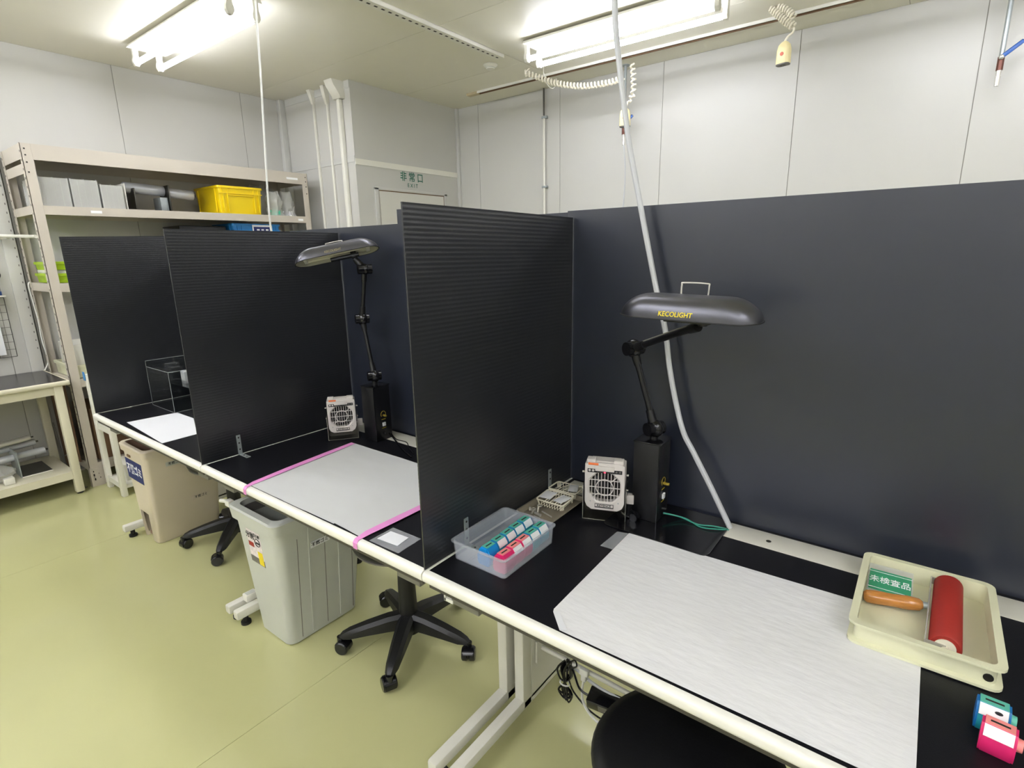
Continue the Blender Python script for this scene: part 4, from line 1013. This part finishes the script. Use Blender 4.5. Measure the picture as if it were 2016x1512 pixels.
# things on the lower shelf
hs = thing('roller_stand', 'angled steel stand with brown plate on the lower shelf of the workbench', 'stand', (-3.6, -.1, .158))
g = G(); g.box(-3.70, -3.48, -.178, -.172, .1585, .325, .001); obj('plate', g, ZINC, hs)
g = G(); g.box(-3.75, -3.48, -.172, -.02, .1585, .162); obj('base_plate', g, DSTEEL, hs); g = G(); g.box(-3.483, -3.478, -.172, -.02, .1585, .164); obj('base_edge', g, WHITE, hs)
roller('steel roller on the workbench shelf, upper rear one', (-3.66, -.34, .312), (-3.66, -.045, .325), .021, 'steel rollers under the workbench', ROLL)
roller('steel roller on the workbench shelf, front lower one', (-3.58, -.34, .268), (-3.58, -.02, .280), .022, 'steel rollers under the workbench', ROLL)
roller('dark steel roller leaning under the workbench at the left edge', (-3.62, -.40, .345), (-3.62, -.07, .370), .018, 'steel rollers under the workbench', STEEL)
t = thing('plastic_bag', 'clear crumpled bag on the lower shelf of the workbench', 'bag', (-3.5, -.29, .158))
g = G(); L = []
for k in range(8):
    f = k / 7; s = math.sin(.4 + f * 2.5)
    L.append([(-3.52 + .10 * s * math.cos(a) * (1 + .3 * noise.noise(Vector((math.cos(a) * 2, math.sin(a) * 2, f * 4)))), -.29 + .10 * s * math.sin(a) * (1 + .3 * noise.noise(Vector((math.cos(a) * 3, math.sin(a), f * 5)))), .159 + .11 * f) for a in [2 * PI * q_ / 20 for q_ in range(20)]])
g.loft(L); obj('bag_film', g, BAG, t, smooth=25)
g = G(); g.box(-3.46, -3.40, -.27, -.22, .159, .20, .004); obj('small_carton', g, WHITE, cat='box', label='small white block beside the clear bag under the workbench')
g = G(); g.tube(smoothpath([(-3.72, .10, .165), (-3.60, .10, .20), (-3.50, .11, .165), (-3.44, .105, .02), (-3.42, .12, .004)]), .004, 6); g.tube(smoothpath([(-3.78, .09, .4), (-3.77, .1, .2), (-3.70, .11, .01), (-3.5, .12, .005)]), .004, 6)
obj('cable', g, GREYD, cat='cable', label='grey cables running down beside the workbench leg')
g = G(); g.box(-3.87, -3.84, .128, .14, .02, .70); g.box(-3.80, -3.50, .129, .137, .16, .70); obj('board', g, CARD, cat='board', label='brown board standing between workbench and storage rack')
# wire grid and tools on the wall above
wg = thing('wire_grid', 'grey wire grid panel on the wall above the workbench', 'wire grid', (-3.885, -.3, 1.06))
for k in range(9):
    g = G(); z = .868 + .388 / 8 * k; g.tube([(-3.88, -.62, z), (-3.88, .006, z)], .002 if k in (0, 8) else .0013, 6); obj('wire', g, DSTEEL, wg)
for k in range(8):
    g = G(); y = .006 - .085 * k; g.tube([(-3.876, y, .868), (-3.876, y, 1.256)], .002 if k == 0 else .0013, 6); obj('wire', g, DSTEEL, wg)
g = G(); g.box(-3.872, -3.869, -.30, -.045, .885, 1.10); obj('notice_sheet', g, PAPER2, cat='paper', label='white sheet clipped to the wire grid at the left edge')
g = G(); g.box(-3.89, -3.80, -.62, .006, 1.262, 1.272); ws = obj('wall_shelf', g, WHITE, cat='shelf', label='narrow white shelf above the wire grid')
tp = thing('tape_roll', 'roll of blue tape on the narrow white wall shelf', 'tape', (-3.84, -.03, 1.272))
g = G(); g.cyl((-3.84, -.04, 1.2725), (-3.84, -.04, 1.297), .036, seg=24); obj('roll', g, BLUEL, tp)
g = G(); g.cyl((-3.84, -.04, 1.2973), (-3.84, -.04, 1.33), .034, seg=24); obj('bottle', g, BAG, tp)
g = G(); g.tube([(-3.86, -.02 + .028 * math.cos(a * PI / 9), 1.40 + .028 * math.sin(a * PI / 9)) for a in range(18)], .008, 6, closed=True); hk = G()
obj('black_ring', g, BLACKP, cat='roll', label='black ring hanging on the wall at the left edge')
g = G(); g.tube(smoothpath([(-3.86, -.45, 1.655), (-3.86, -.1, 1.648), (-3.80, .07, 1.640), (-3.62, .138, 1.632), (-3.42, .138, 1.625)]), .010, 8); g.tube(smoothpath([(-3.88, -.45, 1.635), (-3.87, 0, 1.632), (-3.80, .08, 1.632)]), .012, 8)
obj('pipe_arm', g, WHITE, cat='pipe', label='white bent pipe running from the wall to the side of the storage rack')
sp = thing('slotted_post', 'pale perforated post on the left wall beside the storage rack', 'post', (-3.88, .03, 0))
g = G(); g.box(-3.898, -3.878, .062, .130, 0, 2.12, .002); obj('post', g, WALL, sp)
g = G(); z = .9
while z < 2.1: g.box(-3.878, -3.8773, .116, .121, z, z + .012); z += .055
obj('slots', g, GREYD, sp, smooth=0, kind='stuff')
g = G(); g.box(-3.898, -3.880, .136, .172, 0, 2.12); obj('gap_shadow_strip', g, FRAMEG, cat='channel', label='dark grey vertical strip for the shadow between the perforated post and the rack')  # dark strip stands in for shade beside the rack's rear post
g = G(); g.tube(smoothpath([(-3.835, .155, 1.345), (-3.835, .135, 1.33), (-3.835, .14, 1.2), (-3.84, .145, 1.1), (-3.83, .14, .95), (-3.84, .15, .82), (-3.835, .12, .755)]), .004, 6)
obj('cable', g, CABLEW, cat='cable', label='thin white cable running down the rear post of the storage rack')

# ------------------------------------------------------------------ ceiling and wall services
cr = thing('slotted_channel', 'white slotted channel across the ceiling towards the smoke detector', 'channel', (-1.69, 1.2, ZC))
g = G(); g.box(-1.722, -1.660, -1.2, 2.50, ZC - .004, ZC - .0002); g.box(-1.722, -1.719, -1.2, 2.50, ZC - .022, ZC - .003); g.box(-1.663, -1.660, -1.2, 2.50, ZC - .022, ZC - .003); g.box(-1.722, -1.660, -1.2, 2.50, ZC - .024, ZC - .021)
obj('channel', g, WHITE, cr, smooth=0)
for k in range(70):
    g = G() if k == 0 else None
    y = 2.46 - .05 * k
    if k == 0:
        g.box(-.006, .006, -.011, .011, -.0007, 0); s0 = obj('slot', g, RACKD, cr, local=True, smooth=0); s0.location = (0, y - 1.2, -.024)
    else:
        s = s0.copy(); COL.objects.link(s); s.location = (0, y - 1.2, -.024)
wr = thing('lighting_rail', 'long pale rail on the ceiling along the back wall', 'rail', (0, 3.07, ZC))
g = G(); g.box(-2.48, XR - .1, 3.045, 3.05, ZC - .018, ZC - .0003); g.box(-2.48, XR - .1, 3.09, 3.095, ZC - .018, ZC - .0003); g.box(-2.48, XR - .1, 3.05, 3.09, ZC - .004, ZC - .0003); obj('rail', g, IVORY, wr, smooth=0)
g = G(); g.box(-2.40, XR - .1, 3.078, 3.090, ZC - .0185, ZC - .010); obj('rail_groove', g, CARD, wr, smooth=0)
g = G(); g.box(-2.50, -2.38, 3.043, 3.097, ZC - .020, ZC - .0003, .004); obj('end_cap', g, mat('ochre_cap', (190, 175, 140), .5), wr)
dt = thing('smoke_detector', 'round white smoke detector on the ceiling at the end of the slotted channel', 'smoke detector', (-1.865, 2.60, ZC))
g = G(); g.lathe([(.001, -.0003), (.05, -.0003), (.052, -.008), (.044, -.016), (.034, -.020), (.030, -.032), (.001, -.036)], 28); obj('housing', g, WHITE, dt, local=True, smooth=50)
g = G(); g.tube([(.032 * math.cos(a * PI / 12), .032 * math.sin(a * PI / 12), -.024) for a in range(24)], .0025, 6, closed=True); obj('chamber_ring', g, GREYP, dt, local=True)
# hanging cord sets
def pendant(lb, x, y, z, rz, grp):
    t = thing('pendant_outlet', lb, 'outlet', (x, y, z), rz, grp)
    g = G(); g.loft([rrect(0, 0, zz, hx, hy, .018, 5) for zz, hx, hy in ((0, .036, .026), (.004, .037, .027), (.07, .036, .026), (.098, .031, .022), (.112, .018, .014), (.118, .006, .006))]); obj('housing', g, mat('pendant_cream', (236, 222, 168), .35) if 'pendant_cream' not in bpy.data.materials else bpy.data.materials['pendant_cream'], t, local=True, smooth=50)
    g = G(); g.loft([rrect(0, 0, zz, .036, .026, .018, 5) for zz in (-.006, .0)]); g.cyl((-.01, 0, -.012), (-.01, 0, -.005), .003); g.cyl((.01, 0, -.012), (.01, 0, -.005), .003); obj('socket_face', g, GREYD, t, local=True)
    g = G(); g.cyl((0, -.0265, .048), (0, -.0285, .048), .010, seg=18); obj('red_button', g, mat('button_red', (206, 84, 40), .4) if 'button_red' not in bpy.data.materials else bpy.data.materials['button_red'], t, local=True)
    return t
pendant('cream pendant outlet with a red button hanging in front of the back wall', .060, 2.90, 2.505, math.radians(-12), 'pendant outlets')
pendant('cream pendant outlet half hidden behind the white hanging cable', -.950, 2.95, 2.325, math.radians(10), 'pendant outlets')
CORD = mat('coil_cord', (240, 234, 214), .4)
g = G(); g.tube(coilpath([(-1.735, 2.85, 2.79), (-1.65, 2.90, 2.755), (-1.50, 2.92, 2.690), (-1.30, 2.94, 2.640), (-1.10, 2.95, 2.625), (-.97, 2.95, 2.635)], .016, .028), .0078, 6)
g.tube(smoothpath([(-1.70, 2.86, ZC), (-1.735, 2.85, 2.79)]), .004, 6)
obj('coiled_cord', g, CORD, cat='cord', label='cream coiled cord sagging under the ceiling to the left pendant outlet')
g = G(); g.tube(coilpath([(-.915, 2.97, 2.71), (-.90, 2.96, 2.62), (-.895, 2.95, 2.52), (-.93, 2.95, 2.48)], .015, .034), .0066, 6); g.tube(smoothpath([(-.93, 2.95, 2.48), (-.950, 2.95, 2.425)]), .006, 6)
obj('coiled_cord', g, CORD, cat='cord', label='cream coiled cord dropping straight to the left pendant outlet behind the cable')
g = G(); g.tube(coilpath([(-.03, 2.90, ZC - .005), (.02, 2.90, 2.76), (.06, 2.90, 2.72), (.10, 2.90, 2.685)], .018, .016), .006, 6); g.tube(coilpath([(.01, 2.90, ZC - .005), (.06, 2.90, 2.775), (.095, 2.90, 2.735)], .016, .016), .006, 6)
g.tube(smoothpath([(.10, 2.90, 2.685), (.098, 2.90, 2.66), (.075, 2.90, 2.645), (.060, 2.90, 2.623)]), .006, 6)
obj('coiled_cord', g, CORD, cat='cord', label='bunched cream coiled cord above the pendant outlet with the red button')
g = G(); g.tube(smoothpath([(-1.60, 2.90, 2.775), (-1.57, 2.91, 2.69), (-1.53, 2.92, 2.66), (-1.50, 2.92, 2.69), (-1.50, 2.92, 2.72)]), .003, 6); g.tube([(-1.60, 2.90, ZC), (-1.60, 2.90, 2.775)], .003, 6)
obj('cord_hook', g, IVORY, cat='hook', label='small wire hook holding the sagging coiled cord')
def airdrop(lb, x, y, zb, ang):
    t = thing('air_drop_pipe', lb, 'pipe', (x, y, ZC), 0, 'air drop pipes with blue levers')
    g = G(); g.tube([(x, y, zb + .13), (x, y, ZC)], .0115, 12); g.tube([(x, y, ZC - .006), (x, y, ZC)], .03, 16); obj('pipe', g, ZINC, t)
    g = G(); g.tube([(x, y, zb + .075), (x, y, zb + .14)], .0155, 8); obj('valve_body', g, BRASS, t)
    g = G(); g.tube([(x, y, zb), (x, y, zb + .045), (x, y, zb + .046), (x, y, zb + .08)], [.010, .012, .009, .0125], 10); obj('coupling', g, STEEL, t)
    g = G(); dx, dy = math.cos(ang), math.sin(ang); g.sph((x, y - .018, zb + .135), .012); obj('lever_nut', g, STEEL, t)
    M = Matrix.Translation(V(x, y - .02, zb + .135)) @ Matrix.Rotation(-math.radians(38), 4, 'Y')
    g = G(); g.box(0, .10, -.0015, .0015, -.010, .010, .004, M=M); obj('lever', g, BLUEL, t)
airdrop('steel air pipe with a blue lever at the right of the back wall', 1.042, 3.27, 2.29, 0)
airdrop('steel air pipe with a blue lever behind the white hanging cable', -1.115, 3.27, 2.262, 0)
g = G(); g.tube(smoothpath([(-1.112, 3.27, 2.262), (-1.10, 3.28, 2.1), (-1.105, 3.29, 1.95), (-1.13, 3.3, 1.6), (-1.14, 3.3, 1.2)]), .005, 6); obj('air_hose', g, CABLEG, cat='hose', label='thin grey hose hanging from the left air pipe')
cp = thing('conduit_pipe', 'thin steel conduit clamped to the back wall left of the hanging cable', 'conduit', (-1.90, YB, 1.4))
g = G(); g.tube([(-1.905, 3.355, .1), (-1.905, 3.355, 2.60)], .010, 10); obj('lower_tube', g, WHITE, cp)
g = G(); g.tube([(-1.905, 3.355, 2.60), (-1.905, 3.355, ZC)], .0075, 10); obj('upper_tube', g, DSTEEL, cp)
for z in (2.02, 2.58):
    g = G(); g.box(-1.925, -1.880, 3.345, 3.38, z, z + .018, .002); g.cyl((-1.878, 3.35, z + .009), (-1.868, 3.35, z + .009), .009); obj('clamp', g, ZINC, cp)
# conduits on the side of the boxed corner
for k, (x, r, top, lb) in enumerate(((-3.408, .010, 2.73, 'slim white wall conduit nearest the storage rack'), (-3.217, .010, 2.70, 'slim white wall conduit, middle of the three'), (-3.045, .019, 2.69, 'wide white wall conduit with a large flared box at the ceiling'))):
    t = thing('wall_conduit', lb, 'conduit', (x, JY, 1.2), 0, 'white conduits on the corner wall')
    g = G(); g.box(x - r, x + r, JY - 2 * r, JY - .0002 - (.006 if False else 0), 0.0, top, r * .4); obj('duct', g, WHITE, t)
    w_ = r * (1.5 if k < 2 else 2.6); g = G()
    if k < 2: g.loft([[(x - w_ * s, JY - .0002, z), (x + w_ * s, JY - .0002, z), (x + w_ * s, JY - dpt, z), (x - w_ * s, JY - dpt, z)] for s, dpt, z in ((.8, .024, top - .02), (1.2, .04, top + .04), (1.4, .055, ZC - .0003))])
    else: g.loft([[(x - .05, JY - .0002, z), (x + .05, JY - .0002, z), (x + .05, JY - dpt, z), (x - .05, JY - dpt, z)] for dpt, z in ((.045, top), (.05, top + .02), (.10, top + .085), (.115, ZC - .0003))])
    obj('end_box', g, WHITE, t)
# hanging cables over the desks
g = G(); pts = [(.10, .66, ZC), (.128, .65, 2.45), (.151, .64, 2.121), (.157, .64, 2.048), (.174, .64, 1.936), (.192, .64, 1.833), (.207, .64, 1.755), (.246, .64, 1.594), (.297, .64, 1.389), (.332, .64, 1.264), (.349, .64, 1.164), (.373, .64, 1.063), (.400, .64, .977), (.432, .64, .923), (.488, .64, .829), (.548, .64, .7225)]
g.tube(smoothpath(pts, 5), .0078, 10)
hc = obj('hanging_cable', g, CABLEG, cat='cable', label='thick white cable hanging from the ceiling to the strip on the nearest desk')
g = G(); g.tube([(.1505, .64, 2.045), (.162, .64, 2.035)], .011, 10)
g = G(); g.tube(smoothpath([(-1.47, .60, ZC), (-1.502, .6, 2.529), (-1.522, .6, 2.283), (-1.562, .6, 1.94), (-1.591, .6, 1.61), (-1.60, .62, 1.2), (-1.61, .64, .7225)], 6), .0045, 8)
obj('hanging_cable', g, CABLEW, cat='cable', label='thin white cable hanging from the ceiling into the far booth')
g = G(); g.cyl((.651, .628, .7208), (.651, .628, .7218), .0065, seg=14); obj('strip_hole', g, DSTEEL, deskC)
